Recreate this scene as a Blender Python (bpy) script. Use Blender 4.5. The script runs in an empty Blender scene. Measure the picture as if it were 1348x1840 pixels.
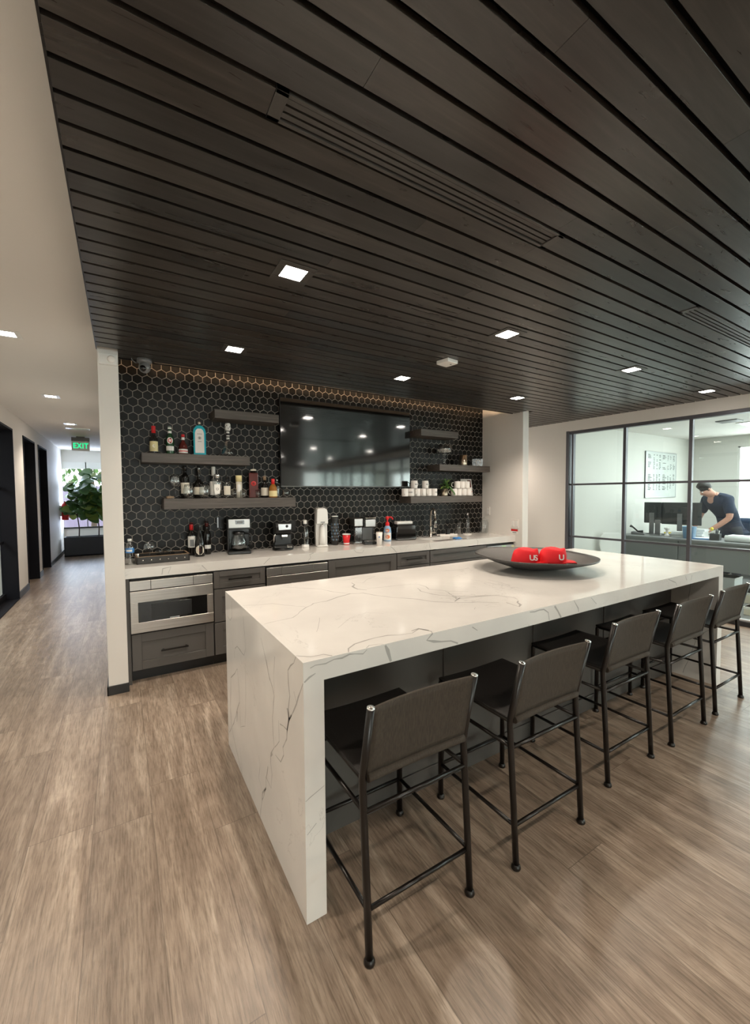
import bpy, bmesh, math, random
from mathutils import Vector, Matrix
random.seed(7)
PI = math.pi
SC = bpy.context.scene
COL = SC.collection

# ------------------------------------------------------------------ camera, world, light, exposure
cam_data = bpy.data.cameras.new('camera')
cam = bpy.data.objects.new('camera', cam_data)
COL.objects.link(cam)
YAW, PIT, ROL = math.radians(31.468), math.radians(2.491), math.radians(-0.3918)
fwd = Vector((math.sin(YAW) * math.cos(PIT), math.cos(YAW) * math.cos(PIT), -math.sin(PIT)))
rgt = Vector((math.cos(YAW), -math.sin(YAW), 0))
upv = rgt.cross(fwd)
r2 = rgt * math.cos(ROL) + upv * math.sin(ROL)
u2 = upv * math.cos(ROL) - rgt * math.sin(ROL)
cam.matrix_world = Matrix(((r2.x, u2.x, -fwd.x, 0), (r2.y, u2.y, -fwd.y, 0), (r2.z, u2.z, -fwd.z, 1.4754), (0, 0, 0, 1)))
cam_data.sensor_fit = 'VERTICAL'
cam_data.sensor_height = 36.0
cam_data.lens = 743.17 / 1840 * 36.0
cam_data.clip_start = 0.05
cam_data.clip_end = 200
SC.camera = cam

SC.view_settings.view_transform = 'Standard'
SC.view_settings.look = 'None'
SC.view_settings.gamma = 1.0
SC.view_settings.use_curve_mapping = False
SC.view_settings.exposure = 0.74
SC.cycles.transparent_max_bounces = 24

world = bpy.data.worlds.new('daylight')
SC.world = world
world.use_nodes = True
wn = world.node_tree.nodes
wn['Background'].inputs[0].default_value = (0.93, 0.97, 0.92, 1)
wn['Background'].inputs[1].default_value = 3.0

def area(name, loc, rot, sx, sy, power, color=(1, 1, 1), spread=180):
    l = bpy.data.lights.new(name, 'AREA'); l.shape = 'RECTANGLE'; l.size = sx; l.size_y = sy
    l.energy = power; l.color = color; l.spread = math.radians(spread)
    o = bpy.data.objects.new(name, l); COL.objects.link(o); o.location = loc; o.rotation_euler = rot
    return o
# daylight entering by the office windows (x = 10), facing -x
for yc in (2.05, -0.4, -2.85, -5.3):
    area('window_daylight', (9.93, yc, 1.65), (0, PI / 2, 0), 1.3, 2.1, 17, (0.93, 0.98, 1.0))
# hall end window and the glazed room off the hall
area('hall_daylight', (-0.75, 13.3, 1.5), (-PI / 2, 0, 0), 1.2, 1.6, 32, (0.62, 0.74, 1.0))
area('side_room_light', (-3.2, 5.6, 2.5), (0, 0, 0), 1.6, 2.4, 70, (0.95, 0.97, 1.0))
# unseen fill lamp added behind the photographer to lift the room
area('rear_fill', (0.9, -6.9, 1.35), (PI / 2, 0, 0), 3.6, 2.2, 34, (1.0, 0.98, 0.95))

# ------------------------------------------------------------------ materials
def mat(name, color, rough=0.5, metal=0.0, spec=0.5, coat=0.0, emit=None, estr=0.0, alpha=None):
    m = bpy.data.materials.new(name); m.use_nodes = True
    b = m.node_tree.nodes['Principled BSDF']
    b.inputs['Base Color'].default_value = (*color, 1); b.inputs['Roughness'].default_value = rough
    b.inputs['Metallic'].default_value = metal; b.inputs['Specular IOR Level'].default_value = spec
    b.inputs['Coat Weight'].default_value = coat; b.inputs['Coat Roughness'].default_value = 0.08
    if emit:
        b.inputs['Emission Color'].default_value = (*emit, 1); b.inputs['Emission Strength'].default_value = estr
    return m
def N(m, t): return m.node_tree.nodes.new(t)
def L(m, a, b): m.node_tree.links.new(a, b)
def BS(m): return m.node_tree.nodes['Principled BSDF']
def coords(m, scale=(1, 1, 1), kind='Object', rot=(0, 0, 0)):
    c = N(m, 'ShaderNodeTexCoord'); mp = N(m, 'ShaderNodeMapping')
    mp.inputs['Scale'].default_value = scale; mp.inputs['Rotation'].default_value = rot
    L(m, c.outputs[kind], mp.inputs['Vector']); return mp.outputs[0]
def noise(m, vec, scale, detail=3, rough=0.5, dist=0.0):
    n = N(m, 'ShaderNodeTexNoise'); L(m, vec, n.inputs['Vector'])
    n.inputs['Scale'].default_value = scale; n.inputs['Detail'].default_value = detail
    n.inputs['Roughness'].default_value = rough; n.inputs['Distortion'].default_value = dist
    return n.outputs['Fac']
def ramp(m, fac, stops):
    r = N(m, 'ShaderNodeValToRGB'); L(m, fac, r.inputs['Fac']); e = r.color_ramp.elements
    while len(e) < len(stops): e.new(0.5)
    for i, (p, c) in enumerate(stops):
        e[i].position = p; e[i].color = (*c, 1) if len(c) == 3 else c
    return r.outputs['Color']
def mathn(m, op, a, b=None, c=None):
    n = N(m, 'ShaderNodeMath'); n.operation = op
    for i, v in enumerate((a, b, c)):
        if v is None: continue
        if isinstance(v, (int, float)): n.inputs[i].default_value = v
        else: L(m, v, n.inputs[i])
    return n.outputs[0]
def mixc(m, fac, a, b, mode='MIX'):
    n = N(m, 'ShaderNodeMix'); n.data_type = 'RGBA'; n.blend_type = mode
    if isinstance(fac, (int, float)): n.inputs[0].default_value = fac
    else: L(m, fac, n.inputs[0])
    for i, v in ((6, a), (7, b)):
        if isinstance(v, tuple): n.inputs[i].default_value = (*v, 1)
        else: L(m, v, n.inputs[i])
    return n.outputs[2]
def bump(m, h, strength=0.2, dist=0.01):
    n = N(m, 'ShaderNodeBump'); n.inputs['Strength'].default_value = strength; n.inputs['Distance'].default_value = dist
    L(m, h, n.inputs['Height']); L(m, n.outputs[0], BS(m).inputs['Normal'])

def wood_floor():
    m = mat('grey_oak_plank', (0.3, 0.23, 0.17), 0.33)
    v = coords(m)
    sep = N(m, 'ShaderNodeSeparateXYZ'); L(m, v, sep.inputs[0])
    X, Y = sep.outputs[0], sep.outputs[1]
    w, ln = 0.229, 1.22
    col = mathn(m, 'FLOOR', mathn(m, 'DIVIDE', mathn(m, 'ADD', X, 0.149), w))
    wn_ = N(m, 'ShaderNodeTexWhiteNoise'); wn_.noise_dimensions = '1D'; L(m, col, wn_.inputs['W'])
    yy = mathn(m, 'ADD', mathn(m, 'DIVIDE', Y, ln), mathn(m, 'MULTIPLY', wn_.outputs['Value'], 7.3))
    row = mathn(m, 'FLOOR', yy)
    wn2 = N(m, 'ShaderNodeTexWhiteNoise'); wn2.noise_dimensions = '2D'
    cb = N(m, 'ShaderNodeCombineXYZ'); L(m, col, cb.inputs[0]); L(m, row, cb.inputs[1]); L(m, cb.outputs[0], wn2.inputs['Vector'])
    plank = wn2.outputs['Value']
    # grain coordinates shifted per plank
    g = N(m, 'ShaderNodeCombineXYZ')
    L(m, mathn(m, 'ADD', mathn(m, 'MULTIPLY', X, 12.0), mathn(m, 'MULTIPLY', plank, 90.0)), g.inputs[0])
    L(m, mathn(m, 'ADD', mathn(m, 'MULTIPLY', Y, 1.1), mathn(m, 'MULTIPLY', plank, 37.0)), g.inputs[1])
    n1 = noise(m, g.outputs[0], 1.0, 6, 0.58, 0.9)
    g2 = N(m, 'ShaderNodeCombineXYZ')
    L(m, mathn(m, 'ADD', mathn(m, 'MULTIPLY', X, 130.0), mathn(m, 'MULTIPLY', plank, 50.0)), g2.inputs[0])
    L(m, mathn(m, 'MULTIPLY', Y, 9.0), g2.inputs[1])
    n2 = noise(m, g2.outputs[0], 1.0, 4, 0.65, 0.3)
    n3 = noise(m, v, 7.0, 4, 0.6, 1.2)
    base = ramp(m, n1, [(0.25, (0.18, 0.135, 0.100)), (0.45, (0.25, 0.193, 0.148)), (0.58, (0.315, 0.25, 0.195)), (0.78, (0.46, 0.385, 0.315))])
    c1 = mixc(m, 0.85, base, ramp(m, n2, [(0.32, (0.55, 0.53, 0.50)), (0.58, (1.14, 1.14, 1.14))]), 'MULTIPLY')
    c2 = mixc(m, 1.0, c1, ramp(m, plank, [(0.0, (0.90, 0.89, 0.88)), (1.0, (1.10, 1.09, 1.08))]), 'MULTIPLY')
    c3 = mixc(m, 1.0, c2, ramp(m, n3, [(0.3, (0.88, 0.87, 0.86)), (0.7, (1.08, 1.08, 1.08))]), 'MULTIPLY')
    fx = mathn(m, 'FRACT', mathn(m, 'DIVIDE', mathn(m, 'ADD', X, 0.149), w)); fy = mathn(m, 'FRACT', yy)
    sx = mathn(m, 'LESS_THAN', mathn(m, 'MINIMUM', fx, mathn(m, 'SUBTRACT', 1.0, fx)), 0.007)
    sy = mathn(m, 'LESS_THAN', mathn(m, 'MINIMUM', fy, mathn(m, 'SUBTRACT', 1.0, fy)), 0.0013)
    seam = mathn(m, 'MAXIMUM', sx, sy)
    c4 = mixc(m, mathn(m, 'MULTIPLY', seam, 0.5), c3, (0.07, 0.05, 0.035))
    L(m, c4, BS(m).inputs['Base Color'])
    L(m, mathn(m, 'ADD', 0.24, mathn(m, 'MULTIPLY', n2, 0.18)), BS(m).inputs['Roughness'])
    h = mathn(m, 'SUBTRACT', mathn(m, 'ADD', mathn(m, 'MULTIPLY', n1, 1.0), mathn(m, 'MULTIPLY', n2, 0.35)), mathn(m, 'MULTIPLY', seam, 0.6))
    bump(m, h, 0.4, 0.004)
    return m

def quartz():
    m = mat('white_quartz', (0.74, 0.70, 0.64), 0.10, 0, 0.5)
    v = coords(m)
    n = noise(m, v, 1.3, 6, 0.62, 1.2)
    d = mathn(m, 'ABSOLUTE', mathn(m, 'SUBTRACT', n, 0.5))
    vein = mathn(m, 'SUBTRACT', 1.0, mathn(m, 'MINIMUM', mathn(m, 'MULTIPLY', d, 190.0), 1.0))
    mask = ramp(m, noise(m, v, 2.1, 2), [(0.5, (0, 0, 0)), (0.62, (1, 1, 1))])
    f = mathn(m, 'MULTIPLY', mathn(m, 'MULTIPLY', vein, mask), 0.42)
    cl = ramp(m, noise(m, v, 3.0, 4), [(0.35, (0.70, 0.675, 0.64)), (0.65, (0.77, 0.745, 0.705))])
    L(m, mixc(m, f, cl, (0.40, 0.38, 0.36)), BS(m).inputs['Base Color'])
    return m

def slat_wood():
    m = mat('dark_stained_slat', (0.05, 0.042, 0.036), 0.36, 0, 0.5)
    v = coords(m, (1.2, 26, 26))
    n = noise(m, v, 1.0, 5, 0.6, 1.6)
    v2 = coords(m, (2.2, 14, 14))
    n2 = noise(m, v2, 1.0, 3, 0.5, 2.4)
    at = N(m, 'ShaderNodeAttribute'); at.attribute_name = 'shade'
    c = ramp(m, n, [(0.3, (0.029, 0.025, 0.021)), (0.55, (0.042, 0.036, 0.031)), (0.75, (0.060, 0.052, 0.045))])
    c = mixc(m, 0.6, c, ramp(m, n2, [(0.4, (0.8, 0.8, 0.8)), (0.6, (1.2, 1.2, 1.2))]), 'MULTIPLY')
    c = mixc(m, 1.0, c, at.outputs['Color'], 'MULTIPLY')
    L(m, c, BS(m).inputs['Base Color'])
    L(m, mathn(m, 'ADD', 0.22, mathn(m, 'MULTIPLY', n2, 0.16)), BS(m).inputs['Roughness'])
    bump(m, n, 0.03, 0.002)
    return m

def hex_tile():
    m = mat('black_hex_tile', (0.012, 0.011, 0.010), 0.34, 0, 0.22)
    at = N(m, 'ShaderNodeAttribute'); at.attribute_name = 'shade'
    n = noise(m, coords(m), 18, 3, 0.6)
    c = ramp(m, n, [(0.35, (0.007, 0.0065, 0.006)), (0.7, (0.014, 0.0128, 0.0115))])
    L(m, mixc(m, 1.0, c, at.outputs['Color'], 'MULTIPLY'), BS(m).inputs['Base Color'])
    L(m, mathn(m, 'ADD', 0.27, mathn(m, 'MULTIPLY', n, 0.2)), BS(m).inputs['Roughness'])
    return m

def shelf_wood():
    m = mat('grey_brown_shelf_wood', (0.09, 0.075, 0.064), 0.5)
    n = noise(m, coords(m, (3, 40, 60)), 1.0, 5, 0.6, 0.8)
    L(m, ramp(m, n, [(0.3, (0.050, 0.040, 0.034)), (0.7, (0.115, 0.096, 0.083))]), BS(m).inputs['Base Color'])
    bump(m, n, 0.15, 0.002)
    return m

def stainless():
    m = mat('brushed_stainless', (0.50, 0.475, 0.45), 0.40, 1.0)
    n = noise(m, coords(m, (1.5, 1.5, 260)), 1.0, 3, 0.6)
    L(m, ramp(m, n, [(0.3, (0.50, 0.465, 0.43)), (0.7, (0.68, 0.645, 0.61))]), BS(m).inputs['Base Color'])
    BS(m).inputs['Anisotropic'].default_value = 0.6
    bump(m, n, 0.05, 0.001)
    return m

def paint(name, c, rough=0.6, b=0.04, sc=140):
    m = mat(name, c, rough, 0, 0.3)
    bump(m, noise(m, coords(m), sc, 3), b, 0.002)
    return m

def weave(name, c0, c1, rough=0.62):
    m = mat(name, c0, rough, 0, 0.35)
    v = coords(m, (330, 330, 16))
    n = noise(m, v, 1.0, 3, 0.6, 0.2)
    L(m, ramp(m, n, [(0.3, c0), (0.7, c1)]), BS(m).inputs['Base Color'])
    bump(m, n, 0.35, 0.002)
    return m

def thin_glass(name, tint=(0.95, 0.97, 0.97), refl=0.9, rough=0.02, base=0.04, ior=1.45):
    m = bpy.data.materials.new(name); m.use_nodes = True
    nt = m.node_tree
    for n in list(nt.nodes):
        if n.type != 'OUTPUT_MATERIAL': nt.nodes.remove(n)
    out = [n for n in nt.nodes if n.type == 'OUTPUT_MATERIAL'][0]
    t = nt.nodes.new('ShaderNodeBsdfTransparent'); t.inputs[0].default_value = (*tint, 1)
    g = nt.nodes.new('ShaderNodeBsdfGlossy'); g.inputs['Roughness'].default_value = rough; g.inputs[0].default_value = (refl, refl, refl, 1)
    f = nt.nodes.new('ShaderNodeFresnel'); f.inputs[0].default_value = ior
    a = nt.nodes.new('ShaderNodeMath'); a.operation = 'ADD'; a.inputs[1].default_value = base; a.use_clamp = True
    mx = nt.nodes.new('ShaderNodeMixShader')
    ge = nt.nodes.new('ShaderNodeNewGeometry'); iv = nt.nodes.new('ShaderNodeMath'); iv.operation = 'SUBTRACT'; iv.inputs[0].default_value = 1.0
    ml = nt.nodes.new('ShaderNodeMath'); ml.operation = 'MULTIPLY'
    nt.links.new(ge.outputs['Backfacing'], iv.inputs[1]); nt.links.new(f.outputs[0], a.inputs[0]); nt.links.new(a.outputs[0], ml.inputs[0]); nt.links.new(iv.outputs[0], ml.inputs[1]); nt.links.new(ml.outputs[0], mx.inputs[0])
    nt.links.new(t.outputs[0], mx.inputs[1]); nt.links.new(g.outputs[0], mx.inputs[2]); nt.links.new(mx.outputs[0], out.inputs[0])
    return m

M = {}
M['floor'] = wood_floor(); M['quartz'] = quartz(); M['slat'] = slat_wood(); M['tile'] = hex_tile()
M['grout'] = paint('taupe_grout', (0.34, 0.305, 0.265), 0.8)
M['shelf'] = shelf_wood(); M['steel'] = stainless()
M['vein'] = mat('grey_quartz_vein', (0.44, 0.425, 0.40), 0.13)
M['wall'] = paint('warm_white_paint', (0.76, 0.73, 0.69), 0.65)
M['wallcool'] = paint('white_paint', (0.71, 0.70, 0.655), 0.65)
M['ceil'] = paint('ceiling_white_paint', (0.80, 0.765, 0.72), 0.8)
M['black'] = mat('shade_black', (0.006, 0.006, 0.006), 0.8)
M['base'] = mat('black_baseboard', (0.018, 0.018, 0.018), 0.4)
M['darkframe'] = mat('dark_painted_jamb', (0.006, 0.006, 0.009), 0.6, 0, 0.15)
M['cab'] = paint('charcoal_cabinet_paint', (0.105, 0.098, 0.092), 0.42, 0.03)
M['cabdark'] = mat('dark_cabinet_gap', (0.02, 0.019, 0.018), 0.6)
M['islandpanel'] = paint('charcoal_island_panel', (0.095, 0.088, 0.080), 0.45, 0.03)
M['handle'] = mat('black_bronze_handle', (0.02, 0.017, 0.015), 0.35, 0.7)
M['blackglass'] = mat('black_glass', (0.006, 0.006, 0.006), 0.05, 0, 0.6)
M['tvscreen'] = mat('tv_screen', (0.006, 0.006, 0.006), 0.06, 0, 1.0, 0.8)
M['blackplastic'] = mat('black_plastic', (0.012, 0.012, 0.012), 0.3)
M['greyplastic'] = mat('grey_plastic', (0.16, 0.16, 0.16), 0.35)
M['whiteplastic'] = mat('white_plastic', (0.80, 0.79, 0.76), 0.3)
M['ceramic'] = mat('white_ceramic', (0.82, 0.78, 0.74), 0.2)
M['satin'] = mat('satin_silver', (0.30, 0.285, 0.27), 0.3, 1.0)
M['chrome'] = mat('polished_chrome', (0.8, 0.79, 0.77), 0.08, 1.0)
M['nickel'] = mat('brushed_nickel', (0.55, 0.50, 0.44), 0.25, 1.0)
M['gold'] = mat('champagne_metal', (0.62, 0.52, 0.40), 0.28, 1.0)
M['stoolframe'] = mat('dark_bronze_tube', (0.011, 0.0085, 0.007), 0.28, 0.2)
M['stoolcap'] = mat('steel_end_cap', (0.75, 0.73, 0.70), 0.2, 1.0)
M['weave'] = weave('brown_woven_back', (0.027, 0.021, 0.015), (0.060, 0.047, 0.035), 0.75)
M['seat'] = weave('black_woven_seat', (0.010, 0.009, 0.008), (0.022, 0.019, 0.017))
M['glass'] = thin_glass('clear_glass')
M['tableglass'] = thin_glass('drinking_glass', (0.92, 0.93, 0.93), 1.0, 0.12, 0.07, 1.7)
M['pane'] = thin_glass('partition_glass', (0.93, 0.97, 0.96), 0.9, 0.0, 0.015)
M['lamp'] = mat('lamp_lens', (1, 1, 1), 0.5, emit=(1.0, 0.93, 0.84), estr=30)
M['panelight'] = mat('office_light_panel', (1, 1, 1), 0.5, emit=(0.95, 1.0, 1.0), estr=5)
M['led'] = mat('warm_led', (1, 1, 1), 0.5, emit=(1.0, 0.66, 0.38), estr=40)
M['trimdark'] = mat('dark_lamp_trim', (0.05, 0.045, 0.04), 0.4)
M['frame'] = mat('graphite_metal_frame', (0.10, 0.10, 0.115), 0.4, 0.3)
M['red'] = mat('red_plastic', (0.75, 0.02, 0.025), 0.3)
M['redcloth'] = mat('red_cloth', (0.80, 0.012, 0.02), 0.75)
M['redwax'] = mat('red_wax', (0.62, 0.012, 0.015), 0.3)
M['winebottle'] = mat('dark_wine_glass', (0.008, 0.007, 0.006), 0.06)
M['greenbottle'] = mat('green_bottle_glass', (0.01, 0.06, 0.02), 0.06)
M['tealglass'] = mat('aqua_bottle_glass', (0.02, 0.42, 0.52), 0.06)
M['brandy'] = mat('red_brown_liquor_glass', (0.09, 0.012, 0.01), 0.08)
M['amber'] = mat('amber_liquor', (0.30, 0.12, 0.02), 0.1)
M['label'] = mat('cream_label', (0.72, 0.66, 0.55), 0.55)
M['whitelabel'] = mat('white_label', (0.80, 0.78, 0.74), 0.5)
M['yellowlabel'] = mat('yellow_label', (0.78, 0.66, 0.34), 0.5)
M['ink'] = mat('black_ink', (0.02, 0.02, 0.02), 0.6)
M['bluelabel'] = mat('blue_label', (0.05, 0.22, 0.55), 0.4)
M['softblue'] = mat('soft_blue_bottle', (0.25, 0.42, 0.62), 0.3)
M['orange'] = mat('orange_label', (0.72, 0.22, 0.10), 0.45)
M['leather'] = mat('dark_leather', (0.022, 0.018, 0.015), 0.45)
M['tan'] = mat('tan_edge', (0.30, 0.20, 0.12), 0.6)
M['cork'] = mat('cork', (0.42, 0.28, 0.16), 0.8)
M['bowl'] = weave('hammered_charcoal_metal', (0.030, 0.028, 0.027), (0.075, 0.07, 0.066), 0.42)
M['leaf'] = mat('fig_leaf_green', (0.08, 0.18, 0.045), 0.4)
M['leafyellow'] = mat('light_leaf_green', (0.22, 0.30, 0.06), 0.4)
M['bark'] = mat('brown_bark', (0.07, 0.045, 0.035), 0.8)
M['planter'] = mat('slate_planter', (0.03, 0.035, 0.045), 0.5)
M['soil'] = mat('dark_soil', (0.03, 0.022, 0.016), 0.9)
M['carpet'] = paint('grey_carpet', (0.20, 0.20, 0.195), 0.9, 0.3, 300)
M['desk'] = paint('grey_desk_laminate', (0.23, 0.235, 0.235), 0.5, 0.02)
M['monitor'] = mat('monitor_black', (0.03, 0.034, 0.036), 0.4)
M['paper'] = mat('white_paper', (0.82, 0.83, 0.82), 0.7)
M['board'] = mat('whiteboard_face', (0.60, 0.635, 0.61), 0.25)
M['alu'] = mat('aluminium_trim', (0.55, 0.56, 0.57), 0.35, 0.8)
M['skin'] = mat('skin', (0.55, 0.28, 0.20), 0.5)
M['navy'] = paint('navy_cotton', (0.022, 0.032, 0.06), 0.85, 0.1)
M['denim'] = paint('dark_denim', (0.035, 0.04, 0.05), 0.85, 0.1)
M['hair'] = mat('dark_hair', (0.018, 0.014, 0.012), 0.6)
M['navychair'] = paint('navy_upholstery', (0.03, 0.05, 0.09), 0.8, 0.1)
M['yellow'] = mat('yellow_plastic', (0.85, 0.65, 0.05), 0.4)
M['exit'] = mat('exit_green', (0.02, 0.5, 0.2), 0.4, emit=(0.0, 1.0, 0.35), estr=0.7)
M['marshmallow'] = mat('white_candy', (0.78, 0.75, 0.72), 0.6)
M['facade'] = paint('lilac_render', (0.22, 0.18, 0.28), 0.8)
M['asphalt'] = paint('grey_paving', (0.35, 0.36, 0.38), 0.9)
M['sticky'] = mat('green_sticky_note', (0.55, 0.80, 0.50), 0.7)
M['stickyyellow'] = mat('yellow_sticky_note', (0.80, 0.80, 0.50), 0.7)

# ------------------------------------------------------------------ mesh helpers
class G:
    """collects shapes for one mesh object"""
    def __init__(s): s.bm = bmesh.new(); s.mats = []
    def mi(s, m):
        if m not in s.mats: s.mats.append(m)
        return s.mats.index(m)
    def _set(s, faces, m, smooth=False):
        i = s.mi(m)
        for f in faces: f.material_index = i; f.smooth = smooth
    def box(s, x0, x1, y0, y1, z0, z1, m, mx=None):
        v = [s.bm.verts.new((x, y, z)) for x in (x0, x1) for y in (y0, y1) for z in (z0, z1)]
        fs = [s.bm.faces.new([v[i] for i in q]) for q in ((0, 1, 3, 2), (4, 6, 7, 5), (0, 4, 5, 1), (2, 3, 7, 6), (0, 2, 6, 4), (1, 5, 7, 3))]
        if mx is not None:
            for a in v: a.co = mx @ a.co
        s._set(fs, m); return v
    def prism(s, pts, a, b, axis, m, mx=None, smooth=False):
        def P(u, v, w):
            return {'z': (u, v, w), 'y': (u, w, v), 'x': (w, u, v)}[axis]
        A = [s.bm.verts.new(P(u, v, a)) for u, v in pts]; B = [s.bm.verts.new(P(u, v, b)) for u, v in pts]
        n = len(pts); fs = [s.bm.faces.new(A), s.bm.faces.new(B[::-1])]
        sd = [s.bm.faces.new((A[i], B[i], B[(i + 1) % n], A[(i + 1) % n])) for i in range(n)]
        if mx is not None:
            for q in A + B: q.co = mx @ q.co
        s._set(fs, m); s._set(sd, m, smooth); return A + B
    def lathe(s, prof, m, c=(0, 0, 0), seg=24, mx=None, smooth=True, sq=0.0):
        rings = []
        for r, z in prof:
            if r < 1e-5:
                rings.append([s.bm.verts.new((c[0], c[1], c[2] + z))])
            else:
                rg = []
                for i in range(seg):
                    t = 2 * PI * (i + 0.5) / seg
                    cx, sx = math.cos(t), math.sin(t)
                    if sq:
                        k = (abs(cx) ** sq + abs(sx) ** sq) ** (-1 / sq)
                        cx *= k; sx *= k
                    rg.append(s.bm.verts.new((c[0] + r * cx, c[1] + r * sx, c[2] + z)))
                rings.append(rg)
        fs = []
        for a, b in zip(rings, rings[1:]):
            for i in range(seg):
                j = (i + 1) % seg
                if len(a) == 1 and len(b) == 1: continue
                if len(a) == 1: fs.append(s.bm.faces.new((a[0], b[j], b[i])))
                elif len(b) == 1: fs.append(s.bm.faces.new((a[i], a[j], b[0])))
                else: fs.append(s.bm.faces.new((a[i], a[j], b[j], b[i])))
        if mx is not None:
            for rg in rings:
                for q in rg: q.co = mx @ q.co
        s._set(fs, m, smooth); return rings
    def tube(s, pts, r, m, seg=10, closed=False):
        pts = [Vector(p) for p in pts]; n = len(pts); rings = []
        rr = r if isinstance(r, (list, tuple)) else [r] * n
        up = None
        for i, p in enumerate(pts):
            if closed: t = (pts[(i + 1) % n] - pts[i - 1])
            elif i == 0: t = pts[1] - p
            elif i == n - 1: t = p - pts[-2]
            else: t = (pts[i + 1] - p).normalized() + (p - pts[i - 1]).normalized()
            t.normalize()
            if up is None:
                up = Vector((0, 0, 1)) if abs(t.z) < 0.9 else Vector((1, 0, 0))
            a = up - t * up.dot(t)
            if a.length < 1e-4: a = t.orthogonal()
            a.normalize(); b = t.cross(a); up = a
            rings.append([s.bm.verts.new(p + (a * math.cos(q) + b * math.sin(q)) * rr[i]) for q in [2 * PI * k / seg for k in range(seg)]])
        fs = []
        for k in range(n if closed else n - 1):
            A, B = rings[k], rings[(k + 1) % n]
            for i in range(seg): fs.append(s.bm.faces.new((A[i], A[(i + 1) % seg], B[(i + 1) % seg], B[i])))
        s._set(fs, m, True)
        if not closed: s._set([s.bm.faces.new(rings[0][::-1]), s.bm.faces.new(rings[-1])], m)
    def quad(s, pts, m, smooth=False):
        f = s.bm.faces.new([s.bm.verts.new(p) for p in pts]); s._set([f], m, smooth); return f
    def ball(s, c, r, m, sx=1, sy=1, sz=1, seg=16):
        prof = [(max(0, r * math.sin(PI * i / 8)), -r * math.cos(PI * i / 8)) for i in range(9)]
        prof[0] = (0, -r); prof[-1] = (0, r)
        rg = s.lathe(prof, m, (0, 0, 0), seg)
        for q in rg:
            for v in q: v.co = Vector((v.co.x * sx + c[0], v.co.y * sy + c[1], v.co.z * sz + c[2]))
    def done(s, name, parent=None, loc=(0, 0, 0), bevel=0.0, rot=None, solid=0.0, seg=2):
        bmesh.ops.recalc_face_normals(s.bm, faces=s.bm.faces)
        me = bpy.data.meshes.new(name); s.bm.to_mesh(me); s.bm.free()
        for m in s.mats: me.materials.append(m)
        o = bpy.data.objects.new(name, me); COL.objects.link(o); o.location = loc
        if rot: o.rotation_euler = rot
        if parent: o.parent = parent
        if solid:
            md = o.modifiers.new('solid', 'SOLIDIFY'); md.thickness = solid; md.offset = 0
        if bevel:
            md = o.modifiers.new('bevel', 'BEVEL'); md.width = bevel; md.segments = seg; md.limit_method = 'ANGLE'; md.angle_limit = math.radians(40)
        return o
def tag(o, label, cat, group=None, kind=None):
    o['label'] = label; o['category'] = cat
    if group: o['group'] = group
    if kind: o['kind'] = kind
    return o
def thing(name, label, cat, loc=(0, 0, 0), rz=0.0, group=None):
    o = bpy.data.objects.new(name, None); COL.objects.link(o); o.location = loc; o.rotation_euler = (0, 0, rz)
    o.empty_display_size = 0.1
    return tag(o, label, cat, group)
def struct(o):
    o['kind'] = 'structure'; return o
def copy_tree(o, parent=None):
    c = o.copy(); COL.objects.link(c); c.parent = parent
    for ch in list(o.children): copy_tree(ch, c)
    return c
def boxobj(name, dims, m, parent=None, bevel=0.0, loc=(0, 0, 0)):
    g = G(); g.box(*dims, m); return g.done(name, parent, loc, bevel)
def text_faces(g, s, size, m, mx, depth=0.0006, spacing=1.0, bold=0.0):
    """lettering as thin raised mesh: text runs along local +x, up local +y, faces +z, then mx"""
    cu = bpy.data.curves.new('t', 'FONT'); cu.body = s; cu.size = size; cu.extrude = depth; cu.align_x = 'CENTER'; cu.align_y = 'CENTER'
    cu.space_character = spacing; cu.offset = bold
    ob = bpy.data.objects.new('t', cu); COL.objects.link(ob)
    dg = bpy.context.evaluated_depsgraph_get(); me = bpy.data.meshes.new_from_object(ob.evaluated_get(dg))
    i0 = len(g.bm.verts); f0 = len(g.bm.faces)
    g.bm.from_mesh(me); g.bm.verts.ensure_lookup_table(); g.bm.faces.ensure_lookup_table()
    for v in g.bm.verts[i0:]: v.co = mx @ v.co
    g._set(g.bm.faces[f0:], m)
    bpy.data.objects.remove(ob); bpy.data.curves.remove(cu); bpy.data.meshes.remove(me)
FACE_MY = Matrix(((1, 0, 0, 0), (0, 0, -1, 0), (0, 1, 0, 0), (0, 0, 0, 1)))    # text facing -y
def T(x, y, z): return Matrix.Translation((x, y, z))
def RZ(a): return Matrix.Rotation(a, 4, 'Z')
# ------------------------------------------------------------------ setting
CZ = 2.518      # slatted ceiling
HZ = 2.67       # white ceiling over the hall, top of the cove
YW = 4.28       # tiled wall
g = G(); g.box(-6, 11, -8, 16, -0.1, 0.0, M['floor']); struct(g.done('floor'))
g = G(); g.box(5.95, 9.99, -7.9, 3.89, 0.0005, 0.006, M['carpet']); struct(g.done('floor_carpet'))

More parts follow.
